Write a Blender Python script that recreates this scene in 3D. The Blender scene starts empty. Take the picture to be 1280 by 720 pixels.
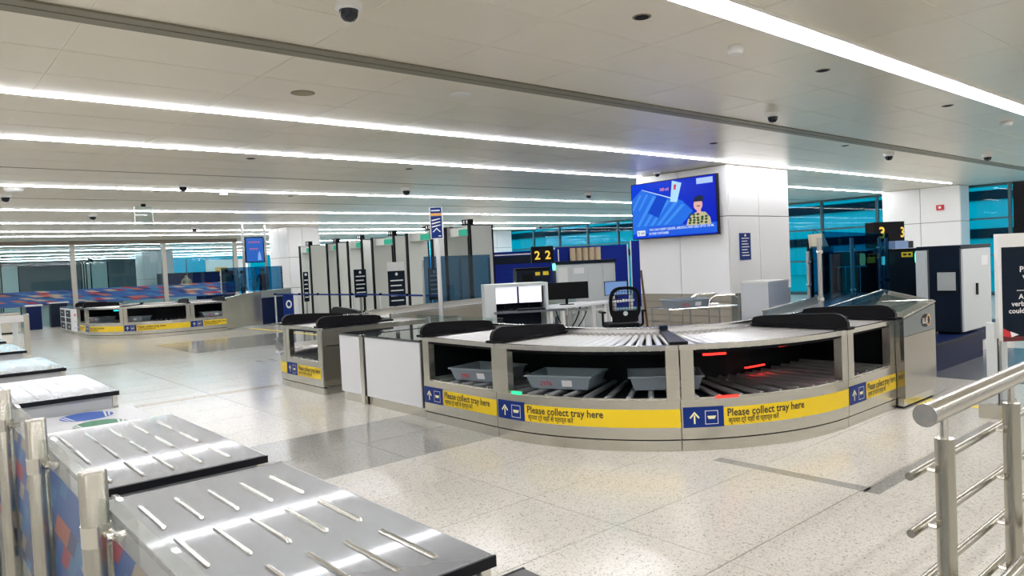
import bpy, bmesh, math, random
from mathutils import Vector, Matrix
random.seed(7)
S = bpy.context.scene
COL = S.collection
PI = math.pi

# ------------------------------------------------------------------ camera
YAW, PITCH, ROLL, FPX = .70824, .035618, -.046973, 903.7
H = 1.5
cy, sy, cp, sp, cr, sr = math.cos(YAW), math.sin(YAW), math.cos(PITCH), math.sin(PITCH), math.cos(ROLL), math.sin(ROLL)
fw = Vector((sy*cp, cy*cp, -sp)); r0 = Vector((cy, -sy, 0)); u0 = r0.cross(fw)
rt = cr*r0 + sr*u0; up = -sr*r0 + cr*u0
cam = bpy.data.cameras.new('camera'); camo = bpy.data.objects.new('camera', cam); COL.objects.link(camo)
M3 = Matrix((rt, up, -fw)).transposed()
camo.matrix_world = Matrix.Translation((0, 0, H)) @ M3.to_4x4()
cam.sensor_width = 36; cam.lens = FPX/1280*36; cam.clip_end = 300; cam.clip_start = .05
S.camera = camo

# ------------------------------------------------------------------ world, exposure
W = bpy.data.worlds.new('world'); S.world = W; W.use_nodes = True
bg = W.node_tree.nodes['Background']; bg.inputs[0].default_value = (.80, .93, 1, 1); bg.inputs[1].default_value = 3.5
S.view_settings.view_transform = 'Standard'; S.view_settings.look = 'None'
S.view_settings.gamma = 1; S.view_settings.use_curve_mapping = False
S.view_settings.exposure = 0.0
LIGHT = 44.0     # strength of the ceiling strips

# ------------------------------------------------------------------ materials
MATS = {}
def mat(name, col, rough=.5, metal=0., emit=0., noise=0., nscale=20., stretch=None, bump=0., spec=None, coat=0.):
    if name in MATS: return MATS[name]
    m = bpy.data.materials.new(name); m.use_nodes = True; nt = m.node_tree
    b = nt.nodes['Principled BSDF']; c = (*col, 1)
    b.inputs['Base Color'].default_value = c; b.inputs['Roughness'].default_value = rough; b.inputs['Metallic'].default_value = metal
    if spec is not None: b.inputs['Specular IOR Level'].default_value = spec
    if coat: b.inputs['Coat Weight'].default_value = coat; b.inputs['Coat Roughness'].default_value = .05
    if emit:
        b.inputs['Emission Color'].default_value = c; b.inputs['Emission Strength'].default_value = emit
    if noise or bump:
        tc = nt.nodes.new('ShaderNodeTexCoord'); mp = nt.nodes.new('ShaderNodeMapping'); n = nt.nodes.new('ShaderNodeTexNoise')
        mp.inputs['Scale'].default_value = stretch or (1, 1, 1)
        n.inputs['Scale'].default_value = nscale; n.inputs['Detail'].default_value = 4
        nt.links.new(tc.outputs['Object'], mp.inputs[0]); nt.links.new(mp.outputs[0], n.inputs['Vector'])
        if noise:
            mx = nt.nodes.new('ShaderNodeMix'); mx.data_type = 'RGBA'
            nt.links.new(n.outputs['Fac'], mx.inputs['Factor'])
            mx.inputs['A'].default_value = tuple(max(0, v*(1-noise)) for v in col)+(1,)
            mx.inputs['B'].default_value = tuple(min(1, v*(1+noise)) for v in col)+(1,)
            nt.links.new(mx.outputs['Result'], b.inputs['Base Color'])
            rr = nt.nodes.new('ShaderNodeMapRange'); rr.inputs['To Min'].default_value = rough*(1-noise); rr.inputs['To Max'].default_value = min(1, rough*(1+noise))
            nt.links.new(n.outputs['Fac'], rr.inputs[0]); nt.links.new(rr.outputs[0], b.inputs['Roughness'])
        if bump:
            bp = nt.nodes.new('ShaderNodeBump'); bp.inputs['Strength'].default_value = bump; bp.inputs['Distance'].default_value = .01
            nt.links.new(n.outputs['Fac'], bp.inputs['Height']); nt.links.new(bp.outputs[0], b.inputs['Normal'])
    MATS[name] = m; return m

def terrazzo(name, col, dark, rough):
    m = mat(name, col, rough); nt = m.node_tree; b = nt.nodes['Principled BSDF']
    g = nt.nodes.new('ShaderNodeNewGeometry')
    v = nt.nodes.new('ShaderNodeTexVoronoi'); v.inputs['Scale'].default_value = 115
    nt.links.new(g.outputs['Position'], v.inputs['Vector'])
    r = nt.nodes.new('ShaderNodeValToRGB'); e = r.color_ramp.elements
    nt.links.new(v.outputs['Color'], r.inputs[0])
    e[0].position = .0; e[0].color = (*dark, 1); e[1].position = .3; e[1].color = (*col, 1)
    x = e.new(.12); x.color = tuple((a+b2)/2 for a, b2 in zip(dark, col))+(1,)
    x = e.new(.75); x.color = tuple(min(1, a*1.13) for a in col)+(1,)
    n = nt.nodes.new('ShaderNodeTexNoise'); n.inputs['Scale'].default_value = .9; n.inputs['Detail'].default_value = 5
    nt.links.new(g.outputs['Position'], n.inputs['Vector'])
    mr = nt.nodes.new('ShaderNodeMapRange'); mr.inputs['To Min'].default_value = .86; mr.inputs['To Max'].default_value = 1.1
    nt.links.new(n.outputs['Fac'], mr.inputs[0])
    mx = nt.nodes.new('ShaderNodeMix'); mx.data_type = 'RGBA'; mx.blend_type = 'MULTIPLY'; mx.inputs['Factor'].default_value = 1
    nt.links.new(r.outputs[0], mx.inputs['A']); nt.links.new(mr.outputs[0], mx.inputs['B'])
    nt.links.new(mx.outputs['Result'], b.inputs['Base Color'])
    return m

def glassmat(name, tint, refl=.12, rough=.02, opa=0., ocol=(1, 1, 1), cap=1.):
    m = bpy.data.materials.new(name); m.use_nodes = True; nt = m.node_tree; nt.nodes.clear()
    o = nt.nodes.new('ShaderNodeOutputMaterial'); t = nt.nodes.new('ShaderNodeBsdfTransparent'); g = nt.nodes.new('ShaderNodeBsdfGlossy')
    t.inputs[0].default_value = (*tint, 1); g.inputs['Roughness'].default_value = rough
    f = nt.nodes.new('ShaderNodeFresnel'); f.inputs[0].default_value = 1.5
    mr = nt.nodes.new('ShaderNodeMapRange'); mr.inputs['To Min'].default_value = 0; mr.inputs['To Max'].default_value = 1
    mr.inputs['From Min'].default_value = .0; nt.links.new(f.outputs[0], mr.inputs[0])
    ad = nt.nodes.new('ShaderNodeMath'); ad.operation = 'ADD'; ad.use_clamp = True; ad.inputs[1].default_value = refl-.04
    nt.links.new(mr.outputs[0], ad.inputs[0])
    ge = nt.nodes.new('ShaderNodeNewGeometry'); iv = nt.nodes.new('ShaderNodeMath'); iv.operation = 'SUBTRACT'; iv.inputs[0].default_value = 1; nt.links.new(ge.outputs['Backfacing'], iv.inputs[1])
    ml = nt.nodes.new('ShaderNodeMath'); ml.operation = 'MULTIPLY'; mn = nt.nodes.new('ShaderNodeMath'); mn.operation = 'MINIMUM'; mn.inputs[1].default_value = cap; nt.links.new(ad.outputs[0], mn.inputs[0]); nt.links.new(mn.outputs[0], ml.inputs[0]); nt.links.new(iv.outputs[0], ml.inputs[1]); ad = ml
    x = nt.nodes.new('ShaderNodeMixShader'); nt.links.new(ad.outputs[0], x.inputs[0]); nt.links.new(t.outputs[0], x.inputs[1]); nt.links.new(g.outputs[0], x.inputs[2])
    out = x
    if opa:
        d = nt.nodes.new('ShaderNodeBsdfDiffuse'); d.inputs[0].default_value = (*ocol, 1)
        y = nt.nodes.new('ShaderNodeMixShader'); y.inputs[0].default_value = opa
        nt.links.new(x.outputs[0], y.inputs[1]); nt.links.new(d.outputs[0], y.inputs[2]); out = y
    nt.links.new(out.outputs[0], o.inputs[0]); MATS[name] = m; return m

def mosaic(name, axis, sx, sz, opa=1.):
    """printed film: slanted coloured blocks in blue, red, tan and light blue"""
    m = bpy.data.materials.new(name); m.use_nodes = True; nt = m.node_tree; b = nt.nodes['Principled BSDF']
    g = nt.nodes.new('ShaderNodeNewGeometry'); sep = nt.nodes.new('ShaderNodeSeparateXYZ'); nt.links.new(g.outputs['Position'], sep.inputs[0])
    def mth(op, a, bb=None):
        n = nt.nodes.new('ShaderNodeMath'); n.operation = op
        for i, q in enumerate((a, bb)):
            if q is None: continue
            if isinstance(q, (int, float)): n.inputs[i].default_value = q
            else: nt.links.new(q, n.inputs[i])
        return n.outputs[0]
    h = sep.outputs[axis]; z = sep.outputs[2]
    zi = mth('FLOOR', mth('DIVIDE', z, sz))
    sh = mth('ADD', mth('DIVIDE', h, sx), mth('MULTIPLY', zi, .37))
    xi = mth('FLOOR', mth('ADD', sh, mth('MULTIPLY', mth('DIVIDE', z, sz), .8)))
    cb = nt.nodes.new('ShaderNodeCombineXYZ'); nt.links.new(xi, cb.inputs[0]); nt.links.new(zi, cb.inputs[1])
    wn = nt.nodes.new('ShaderNodeTexWhiteNoise'); wn.noise_dimensions = '2D'; nt.links.new(cb.outputs[0], wn.inputs['Vector'])
    r = nt.nodes.new('ShaderNodeValToRGB'); r.color_ramp.interpolation = 'CONSTANT'; nt.links.new(wn.outputs['Value'], r.inputs[0])
    e = r.color_ramp.elements; e[0].color = (.02, .09, .30, 1); e[1].position = .4; e[1].color = (.32, .03, .06, 1)
    for p, c in ((.52, (.03, .17, .36, 1)), (.72, (.38, .32, .25, 1)), (.8, (.015, .035, .14, 1)), (.94, (.4, .12, .08, 1))):
        q = e.new(p); q.color = c
    nt.links.new(r.outputs[0], b.inputs['Base Color']); b.inputs['Roughness'].default_value = .35
    if opa < 1:
        t = nt.nodes.new('ShaderNodeBsdfTransparent'); x = nt.nodes.new('ShaderNodeMixShader'); x.inputs[0].default_value = opa
        nt.links.new(t.outputs[0], x.inputs[1]); nt.links.new(b.outputs[0], x.inputs[2])
        nt.links.new(x.outputs[0], nt.nodes['Material Output'].inputs[0])
    MATS[name] = m; return m

steel = mat('brushed_steel', (.56, .54, .475), .24, .95, noise=.09, nscale=6, stretch=(1, 1, 14))
steelp = mat('polished_steel', (.66, .64, .59), .2, 1.)
steel_pipe = mat('pipe_steel', (.44, .42, .36), .24, 1., noise=.06, nscale=12)
steeld = mat('dull_steel', (.42, .41, .39), .38, .9, noise=.1, nscale=15)
tabletop = mat('worn_steel', (.16, .165, .17), .22, .45, spec=.3, coat=.45, noise=.08, nscale=3)
alu = mat('aluminium', (.78, .78, .78), .3, .8)
white = mat('white_laminate', (.76, .77, .79), .35)
whitep = mat('white_panel', (.80, .80, .78), .3)
greyp = mat('light_grey_paint', (.60, .64, .64), .4)
greyend = mat('grey_laminate', (.50, .52, .53), .4)
black = mat('black_plastic', (.006, .006, .007), .4, spec=.12)
blackm = mat('matt_black', (.006, .006, .008), .6, spec=.12)
darkin = mat('dark_interior', (.01, .012, .014), .5, spec=.12)
navy = mat('navy_paint', (.005, .012, .055), .4, spec=.12)
navyd = mat('dark_navy', (.008, .014, .026), .35, spec=.12)
blue = mat('blue_vinyl', (.012, .035, .20), .4, spec=.12)
bblue = mat('bright_blue', (.006, .02, .22), .45, spec=.12)
yellow = mat('yellow_vinyl', (.88, .62, .012), .42)
ytape = mat('floor_tape_yellow', (.80, .62, .05), .5)
ink = mat('black_ink', (.015, .015, .015), .5)
cream = mat('cream_print', (.85, .80, .45), .5)
wprint = mat('white_print', (.85, .85, .85), .5)
redp = mat('red_print', (.65, .03, .04), .5)
orange = mat('orange_print', (.8, .4, .12), .5)
traym = mat('grey_tub_plastic', (.25, .30, .34), .45, noise=.04, nscale=30)
ceilm = mat('ceiling_metal', (.80, .745, .63), .30, .2, noise=.03, nscale=3, stretch=(1, 8, 1))
ceilgap = mat('ceiling_joint_highlight', (.86, .84, .76), .5)  # pale joint colour paints in the highlights along the panel bevels
olive = mat('ceiling_channel', (.20, .185, .13), .45)
pillm = mat('pillar_cladding', (.90, .90, .90), .22, .0)
slat = mat('pillar_base_slat', (.46, .42, .35), .35, .6)
slatd = mat('pillar_base_slat_dark', (.22, .23, .22), .4, .5)
seam = mat('seam', (.22, .20, .15), .6)
framem = mat('window_frame', (.05, .11, .13), .4, .3)
skin = mat('skin', (.45, .27, .18), .6)
hair = mat('black_hair', (.01, .008, .006), .6)
wood = mat('brown_wood', (.10, .045, .02), .5, noise=.2, nscale=20)
mesh_fab = mat('chair_mesh', (.02, .02, .022), .8, bump=.3, nscale=300)
gpanel = mat('gate_panel', (.68, .70, .65), .35)
bagm = mat('cream_bag', (.72, .66, .50), .6)
rubber = mat('black_rubber', (.015, .015, .018), .4, spec=.12)
lamp_e = mat('strip_light', (.93, .94, 1), .5, emit=LIGHT)
lamp_w = mat('trough_light', (.95, .94, 1), .5, emit=LIGHT)
refl = mat('light_reflector', (.8, .8, .76), .35, .2)
cyan_e = mat('cyan_led', (.02, .75, .85), .5, emit=2.2)
green_e = mat('green_led', (.02, .75, .25), .5, emit=1.4)
dgreen_e = mat('dim_green_led', (.01, .45, .02), .5, emit=.8)
red_e = mat('red_led_and_reflection', (1., .03, .02), .5, emit=2.2)
mon_e = mat('monitor_white', (.86, .86, 1.), .5, emit=.85)
teal_g = glassmat('teal_glass', (.0, .54, .64), .02, cap=.3)
clear_g = glassmat('clear_glass', (.86, .93, .92), .05)
smoke_g = glassmat('smoked_blue_glass', (.26, .46, .62), .04, cap=.07)
part_g = glassmat('partition_glass', (.72, .88, .92), .05)
dome_g = mat('dome_black', (.01, .012, .02), .08)
mos_far = mosaic('mosaic_film', 0, .30, .075)
mos_near = mosaic('mosaic_frosted_film', 1, .10, .07, .55)
bar_g = glassmat('barrier_glass', (.90, .93, .92), .05, opa=.10, ocol=(.9, .9, .9))
tile_l = terrazzo('terrazzo_light', (.56, .535, .47), (.22, .20, .16), .17)
tile_d = terrazzo('terrazzo_dark', (.30, .295, .27), (.12, .12, .11), .14)
tile_b = terrazzo('terrazzo_beige', (.42, .36, .27), (.2, .17, .12), .16)
tile_s = terrazzo('terrazzo_slate', (.12, .13, .14), (.05, .05, .06), .2)
grout = mat('grout', (.24, .22, .19), .7)
asphalt = mat('outside_paving', (.3, .3, .28), .9)

# ------------------------------------------------------------------ object helpers
OFF = {}
def thing(name, label, cat, loc=(0, 0, 0), rz=0, group=None, local=False):
    o = bpy.data.objects.new(name, None); COL.objects.link(o)
    o.location = loc; o.rotation_euler = (0, 0, rz); o.empty_display_size = .1
    o['label'] = label; o['category'] = cat
    if group: o['group'] = group
    OFF[o.name] = (0, 0, 0) if (local or rz) else tuple(loc)
    return o
def tag(o, label=None, cat=None, group=None, kind=None):
    for k, v in (('label', label), ('category', cat), ('group', group), ('kind', kind)):
        if v: o[k] = v
    return o
def dup(root, loc, label=None, rz=None, group=None):
    def cp(o, par):
        c = o.copy(); COL.objects.link(c)
        if par: c.parent = par
        for ch in o.children: cp(ch, c)
        return c
    r = cp(root, None); r.location = loc
    if rz is not None: r.rotation_euler = (0, 0, rz)
    if label: r['label'] = label
    if group: r['group'] = group
    return r

class MB:
    def __init__(s): s.v = []; s.f = []
    def add(s, vs, fs):
        n = len(s.v); s.v += [tuple(p) for p in vs]; s.f += [tuple(i+n for i in f) for f in fs]; return s
    def box(s, x0, x1, y0, y1, z0, z1):
        return s.add([(x, y, z) for z in (z0, z1) for y in (y0, y1) for x in (x0, x1)],
                     [(0, 2, 3, 1), (4, 5, 7, 6), (0, 1, 5, 4), (2, 6, 7, 3), (0, 4, 6, 2), (1, 3, 7, 5)])
    def hexa(s, a, b):   # two matching quads
        return s.add(list(a)+list(b), [(3, 2, 1, 0), (4, 5, 6, 7), (0, 1, 5, 4), (1, 2, 6, 5), (2, 3, 7, 6), (3, 0, 4, 7)])
    def tube(s, p, q, r, n=12, r2=None):
        p = Vector(p); q = Vector(q); d = (q-p).normalized(); a = d.orthogonal().normalized(); b = d.cross(a); r2 = r if r2 is None else r2
        vs = []
        for c, rr in ((p, r), (q, r2)):
            vs += [c+(a*math.cos(2*PI*i/n)+b*math.sin(2*PI*i/n))*rr for i in range(n)]
        fs = [(i, (i+1) % n, n+(i+1) % n, n+i) for i in range(n)] + [tuple(range(n-1, -1, -1)), tuple(range(n, 2*n))]
        return s.add(vs, fs)
    def pipe(s, pts, r, n=8):
        for a, b in zip(pts, pts[1:]): s.tube(a, b, r, n)
        return s
    def prism(s, poly, f0, f1):   # poly: 2D list, f0/f1 map (u,v)->3D
        n = len(poly)
        return s.add([f0(*p) for p in poly]+[f1(*p) for p in poly],
                     [tuple(range(n-1, -1, -1)), tuple(range(n, 2*n))]+[(i, (i+1) % n, n+(i+1) % n, n+i) for i in range(n)])
    def lathe(s, prof, c=(0, 0, 0), n=20, sx=1, sy=1):
        m = len(prof); vs = [(c[0]+r*math.cos(2*PI*i/n)*sx, c[1]+r*math.sin(2*PI*i/n)*sy, c[2]+z) for r, z in prof for i in range(n)]
        fs = [(j*n+i, j*n+(i+1) % n, (j+1)*n+(i+1) % n, (j+1)*n+i) for j in range(m-1) for i in range(n)]
        fs += [tuple(range(n-1, -1, -1)), tuple(range((m-1)*n, m*n))]
        return s.add(vs, fs)
    def build(s, name, m, parent=None, smooth=False, mesh=None, bevel=0, keep=False):
        off = OFF.get(parent.name, (0, 0, 0)) if parent else (0, 0, 0)
        me = bpy.data.meshes.new(name)
        me.from_pydata([(x-off[0], y-off[1], z-off[2]) for x, y, z in s.v], [], s.f); me.update()
        if not keep:
            bm = bmesh.new(); bm.from_mesh(me); bmesh.ops.recalc_face_normals(bm, faces=bm.faces); bm.to_mesh(me); bm.free()
        me.materials.append(m)
        o = bpy.data.objects.new(name, me); COL.objects.link(o)
        if parent: o.parent = parent; OFF[o.name] = off
        if smooth:
            for p in me.polygons: p.use_smooth = len(p.vertices) == 4
            es = me.edges
            bm = bmesh.new(); bm.from_mesh(me)
            for e in bm.edges:
                if len(e.link_faces) == 2 and e.calc_face_angle(0) > .7: e.smooth = False
            bm.to_mesh(me); bm.free()
        if bevel:
            b = o.modifiers.new('bevel', 'BEVEL'); b.width = bevel; b.segments = 2; b.limit_method = 'ANGLE'
        return o
def share(src, parent, loc=(0, 0, 0), rot=(0, 0, 0), name=None):
    o = bpy.data.objects.new(name or src.name.split('.')[0], src.data); COL.objects.link(o); o.parent = parent; o.location = loc; o.rotation_euler = rot
    return o
def B(*a): return MB().box(*a)

# flat lettering and shapes, placed by a map (u,v)->3D
TX = {}
def text_geo(txt, size):
    k = (txt, size)
    if k not in TX:
        cu = bpy.data.curves.new('t', 'FONT'); cu.body = txt; cu.size = size; cu.resolution_u = 2; cu.offset = size*.018
        o = bpy.data.objects.new('t', cu); COL.objects.link(o); dg = bpy.context.evaluated_depsgraph_get()
        me = bpy.data.meshes.new_from_object(o.evaluated_get(dg))
        TX[k] = ([(v.co.x, v.co.y) for v in me.vertices], [tuple(p.vertices) for p in me.polygons])
        bpy.data.objects.remove(o); bpy.data.meshes.remove(me); bpy.data.curves.remove(cu)
    return TX[k]
def text(txt, size, u, v, f, m, parent, width=None, center=False, name='lettering'):
    vs, fs = text_geo(txt, size)
    if not vs: return None
    w = max(p[0] for p in vs); k = 1
    if width: k = width/w
    if center: u = u-w*k/2
    mb = MB(); mb.add([f(u+p[0]*k, v+p[1]) for p in vs], fs)
    return mb.build(name, m, parent, keep=True)
def flat(polys, f, m, parent, name='print'):
    mb = MB()
    for p in polys: mb.add([f(*q) for q in p], [tuple(range(len(p)))])
    return mb.build(name, m, parent, keep=True)
def R(u0, u1, v0, v1): return [(u0, v0), (u1, v0), (u1, v1), (u0, v1)]
def slab(u0, u1, v0, v1, f, m, parent, name, step=.1):
    """thin sheet following map f, cut in strips"""
    n = max(1, int(abs(u1-u0)/step)); mb = MB(); vs = []
    for i in range(n+1):
        u = u0+(u1-u0)*i/n; vs += [f(u, v0), f(u, v1)]
    mb.add(vs, [(2*i, 2*i+2, 2*i+3, 2*i+1) for i in range(n)])
    return mb.build(name, m, parent, keep=True)

# ------------------------------------------------------------------ the setting: floor
XMIN, XMAX, YMIN, YMAX, CZ = -8., 22.5, -8., 60., 3.0
floor = B(XMIN, XMAX+.3, YMIN, YMAX, -.2, -.004).build('floor', grout); tag(floor, kind='structure')
def inview(x, y):
    f = x*fw.x+y*fw.y; r = x*rt.x+y*rt.y
    return f > 2.0 and abs(r) < f*.76+.8
TX0, TY0, TW, TH = 3.0-1.44*8, 3.41-.715*16, 1.44, .715
cells = []
for i in range(0, 22):
    for j in range(0, 96):
        x0 = TX0+i*TW; y0 = TY0+j*TH; x1 = x0+TW; y1 = y0+TH
        if x1 < XMIN or x0 > XMAX or y1 < YMIN or y0 > YMAX: continue
        cx, cyy = (x0+x1)/2, (y0+y1)/2
        k = 'l'
        if 4.7 < cyy < 6.3 and 1 < cx < 5.9: k = 'd'
        if 14.6 < cyy < 17.4 and 4.3 < cx < 8.8: k = 'd'
        if 1.9 < cyy < 3.2 and 8.2 < cx < 11.5: k = 's'
        cells.append((not inview(cx, cyy), cx*cx+cyy*cyy, x0, y0, k))
cells.sort()
tmesh = {}
tmats = {'l': tile_l, 'd': tile_d, 's': tile_s}
rest = {'l': MB(), 'd': MB(), 's': MB()}
g = .0022
for n, (hid, d, x0, y0, k) in enumerate(cells):
    if n < 296:
        if k not in tmesh:
            tmesh[k] = B(g, TW-g, g, TH-g, -.02, 0).build('floor_tile', tmats[k], floor); o = tmesh[k]
        else: o = share(tmesh[k], floor, name='floor_tile')
        o.location = (x0, y0, 0)
    else: rest[k].box(x0+g, x0+TW-g, y0+g, y0+TH-g, -.02, 0)
for k in rest:
    if rest[k].v: tag(rest[k].build('floor_tiling', tmats[k], floor), kind='stuff')
for (a, b, c, d), m in (((2.0, 3.87, 9.33, 9.51), tile_b), ((2.2, 3.15, 14.45, 14.72), tile_b), ((4.43, 4.53, 1.95, 3.03), tile_d),
                        ((4.43, 6.8, 1.87, 1.97), tile_d), ((4.6, 7.4, 20.05, 20.2), tile_b)):
    B(a, b, c, d, -.01, .0006).build('inlay_strip', m, floor)
for a, b, c, d in ((7.18, 7.5, 2.55, 2.66), (7.30, 7.40, .9, 2.6), (7.5, 7.6, 15.4, 20.2), (7.5, 12, 15.3, 15.4)):
    t = B(a, b, c, d, .0006, .002).build('floor_tape', ytape); tag(t, {7.18: 'short yellow floor tape at the foot of the steel end cabinet', 7.30: 'yellow floor tape running under the steel pipe railing', 7.5: 'long yellow floor tape behind the second tray counter' if b < 8 else 'yellow floor tape crossing towards the metal detector gates'}[a], 'tape')
# foot marks printed on the floor
for n, (x, y) in enumerate(((6.2, 18.67), (4.83, 14.87), (4.83, 12.33))):
    mb = MB()
    for dx in (-.11, .11):
        for dy, a, bb in ((-.03, .05, .10), (-.2, .035, .05)):
            mb.add([(x+dx+a*math.cos(t*PI/6), y+dy+bb*math.sin(t*PI/6), .0015) for t in range(12)], [tuple(range(12))])
    for k in range(5): mb.box(x-.45+k*.2, x-.33+k*.2, y-.38, y-.36, .0005, .0016)
    t = mb.build('floor_marking', ink, keep=True)
    tag(t, ('black footprint floor marking nearest the far yellow counter', 'black footprint floor marking on the dark floor patch', 'black footprint floor marking closest to the second counter')[n], 'marking')

# ------------------------------------------------------------------ ceiling
ceil = B(XMIN, XMAX+.3, YMIN, YMAX, CZ+.003, CZ+.25).build('ceiling', ceilgap); tag(ceil, kind='structure')
chan = [(-5.75, -5.67, 'L'), (-1.65, -1.55, 'L'), (2.39, 2.61, 'T'), (4.54, 4.76, 'B'), (6.73, 6.80, 'L'), (8.81, 8.88, 'L'), (11.07, 11.12, 'S'), (13.06, 13.13, 'L'),
        (14.97, 15.02, 'S'), (17.25, 17.33, 'L'), (20.95, 21.03, 'L'), (24.3, 24.39, 'L'), (26.75, 26.84, 'L'), (30.1, 30.3, 'S')]
y = 33.2
while y < 58: chan.append((y, y+.07, 'L')); y += 5.2
xs = [.914-4.56*2]
while xs[-1] < XMAX:
    for w in (1.30, .99, .99, 1.28): xs.append(xs[-1]+w)
xs = [x for x in xs if x < XMAX]; xs[-1] = XMAX; xs[0] = XMIN
cells = []; edges = [YMIN]+[v for c in chan for v in c[:2]]+[YMAX]
for a, b in zip(edges[::2], edges[1::2]):
    n = max(1, round((b-a)/.66)); h = (b-a)/n
    for j in range(n):
        for x0, x1 in zip(xs, xs[1:]):
            cx, cyy = (x0+x1)/2, a+(j+.5)*h
            cells.append((not inview(cx, cyy), round(cx*cx+cyy*cyy, 3), x0, round(x1-x0, 3), a+j*h, round(h, 4)))
cells.sort(); pm = {}; rest = MB(); g = .005
for n, (hid, d, x0, w, y0, h) in enumerate(cells):
    if n < 296:
        if (w, h) not in pm: pm[w, h] = o = B(g, w-g, g, h-g, 0, .003).build('ceiling_panel', ceilm, ceil)
        else: o = share(pm[w, h], ceil, name='ceiling_panel')
        o.location = (x0, y0, CZ)
    else: rest.box(x0+g, x0+w-g, y0+g, y0+h-g, CZ, CZ+.003)
tag(rest.build('ceiling_panelling', ceilm, ceil), kind='stuff')
lname = {-5.75: 'farthest thin strip light on the ceiling behind the viewpoint', -1.65: 'thin strip light on the ceiling just behind the viewpoint', 2.39: 'wide bright light trough crossing the top right of the ceiling',
         6.73: 'nearest thin white strip light, passing over the big pillar with the screen', 8.81: 'second thin white strip light, ending behind the screen pillar', 13.06: 'third thin white strip light across the ceiling, beyond two dark joints',
         17.25: 'fourth thin white strip light across the ceiling', 20.95: 'fifth thin white strip light across the ceiling', 24.3: 'sixth thin strip light, over the far yellow counter',
         26.75: 'last thin strip light before the glass partition'}
for a, b, t in chan:
    x1 = 20.8 if a in (6.73,) else 22.4
    if t == 'L':
        lab = lname.get(a) or ['nearest', 'second', 'third', 'fourth', 'farthest'][min(4, int((a-33)/5.2))]+' thin strip light on the ceiling beyond the glass partition'
        o = thing('strip_light', lab, 'light', (XMIN, a, CZ), group='ceiling strip lights' + (' beyond the partition' if a > 30 else ''))
        B(XMIN+.1, x1, a, b, CZ-.001, CZ+.0025).build('housing', refl, o)
        B(XMIN+.1, x1, a+.008, b-.008, CZ-.010, CZ-.001).build('diffuser', lamp_e, o)
    elif t == 'T':
        o = thing('light_trough', lname[a], 'light', (XMIN, a, CZ))
        B(XMIN+.1, x1, a, b, CZ, CZ+.0025).build('housing', refl, o)
        for y0 in (a, b-.012): B(XMIN+.1, x1, y0, y0+.012, CZ-.02, CZ).build('edge_trim', refl, o)
        B(XMIN+.1, x1, a+.07, b-.05, CZ-.014, CZ).build('diffuser', lamp_w, o)
    elif t == 'B':
        for y0, y1 in ((a, a+.1), (a+.112, b)): B(XMIN, XMAX, y0+.002, y1-.002, CZ-.012, CZ+.0025).build('joint_channel', olive, ceil)
        B(XMIN, XMAX, a+.098, a+.114, CZ-.004, CZ+.0025).build('joint_slot', blackm, ceil)
    else: B(XMIN, XMAX, a, b, CZ-.002, CZ+.0025).build('joint_channel', olive, ceil)

# ceiling fittings
def dome(x, y, lab, s=1., z=CZ, grp='dome security cameras'):
    t = thing('dome_camera', lab, 'camera', (x, y, z), group=grp)
    MB().lathe([(.055*s, -.045*s), (.075*s, -.035*s), (.078*s, 0)], (x, y, z), 20).build('housing', whitep, t, True)
    MB().lathe([(.004*s, -.105*s), (.03*s, -.10*s), (.048*s, -.08*s), (.055*s, -.045*s)], (x, y, z), 20).build('dome', dome_g, t, True)
dome(2.04, 3.68, 'large white and black dome camera at the top of the ceiling, nearest of all', 1.)
dome(7.43, 4.15, 'dome camera beside the olive ceiling joint, right of the screen pillar', 1.)
dome(12.6, 5.0, 'dome camera above the glass screens, near the olive ceiling joint', 1.1)
dome(14.75, 4.2, 'rightmost dome camera on the ceiling, above the tall machine cabinet', 1.1)
dome(3.64, 12.25, 'dome camera on the left of the ceiling, just above the third strip light', 1.1)
dome(12.3, 11.5, 'dome camera on the ceiling left of the big screen', 1.1)
dome(7.5, 11.7, 'dome camera mid ceiling between two strip lights, above the metal detector gates', 1.3)
dome(3.49, 18.3, 'small dome camera at left beyond the fourth strip light', 1.2)
dome(7.0, 22.7, 'small dome camera in front of the far glass partition', 1.3)
dome(14.9, 22.2, 'left of two small dome cameras above the metal detector gates', 1.3)
dome(16.3, 22.4, 'right of two small dome cameras above the metal detector gates', 1.3)
dome(1.5, 14.4, 'dome camera at the left edge of the view, below the white detector', 1.2)
dome(21.0, 22.5, 'small dome camera in front of the far teal windows', 1.3)
def disc(name, x, y, lab, r, m, cat, hgt=.02, m2=None, grp=None):
    t = thing(name, lab, cat, (x, y, CZ), group=grp)
    MB().lathe([(r*.8, -hgt), (r, -hgt*.5), (r, 0)], (x, y, CZ), 20).build('cover', m, t, True)
    MB().lathe([(r*.72, -hgt-.003), (r*.78, -hgt)], (x, y, CZ), 16).build('grille', m2 or m, t, True)
disc('smoke_detector', 4.79, 2.95, 'white smoke detector under the wide light trough', .06, whitep, 'detector', .05, whitep)
disc('smoke_detector', 10.95, 2.9, 'white smoke detector at the right edge of the ceiling', .07, whitep, 'detector', .05, whitep)
disc('smoke_detector', 4.64, 13.3, 'small white smoke detector beyond the third strip light', .08, whitep, 'detector', .05, whitep)
disc('smoke_detector', 1.52, 13.5, 'wide white detector with dark top at the left edge of the ceiling', .13, whitep, 'detector', .05, whitep)
disc('ceiling_speaker', 2.71, 5.74, 'round olive ceiling speaker left of centre', .10, olive, 'speaker', .006, mat('speaker_grille', (.3, .27, .17), .6))
disc('ceiling_speaker', 3.9, 5.13, 'round white perforated ceiling speaker right of the olive one', .09, whitep, 'speaker', .008)
disc('ceiling_speaker', 3.83, 8.5, 'round white ceiling speaker just above the second strip light', .09, whitep, 'speaker', .008)
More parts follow.
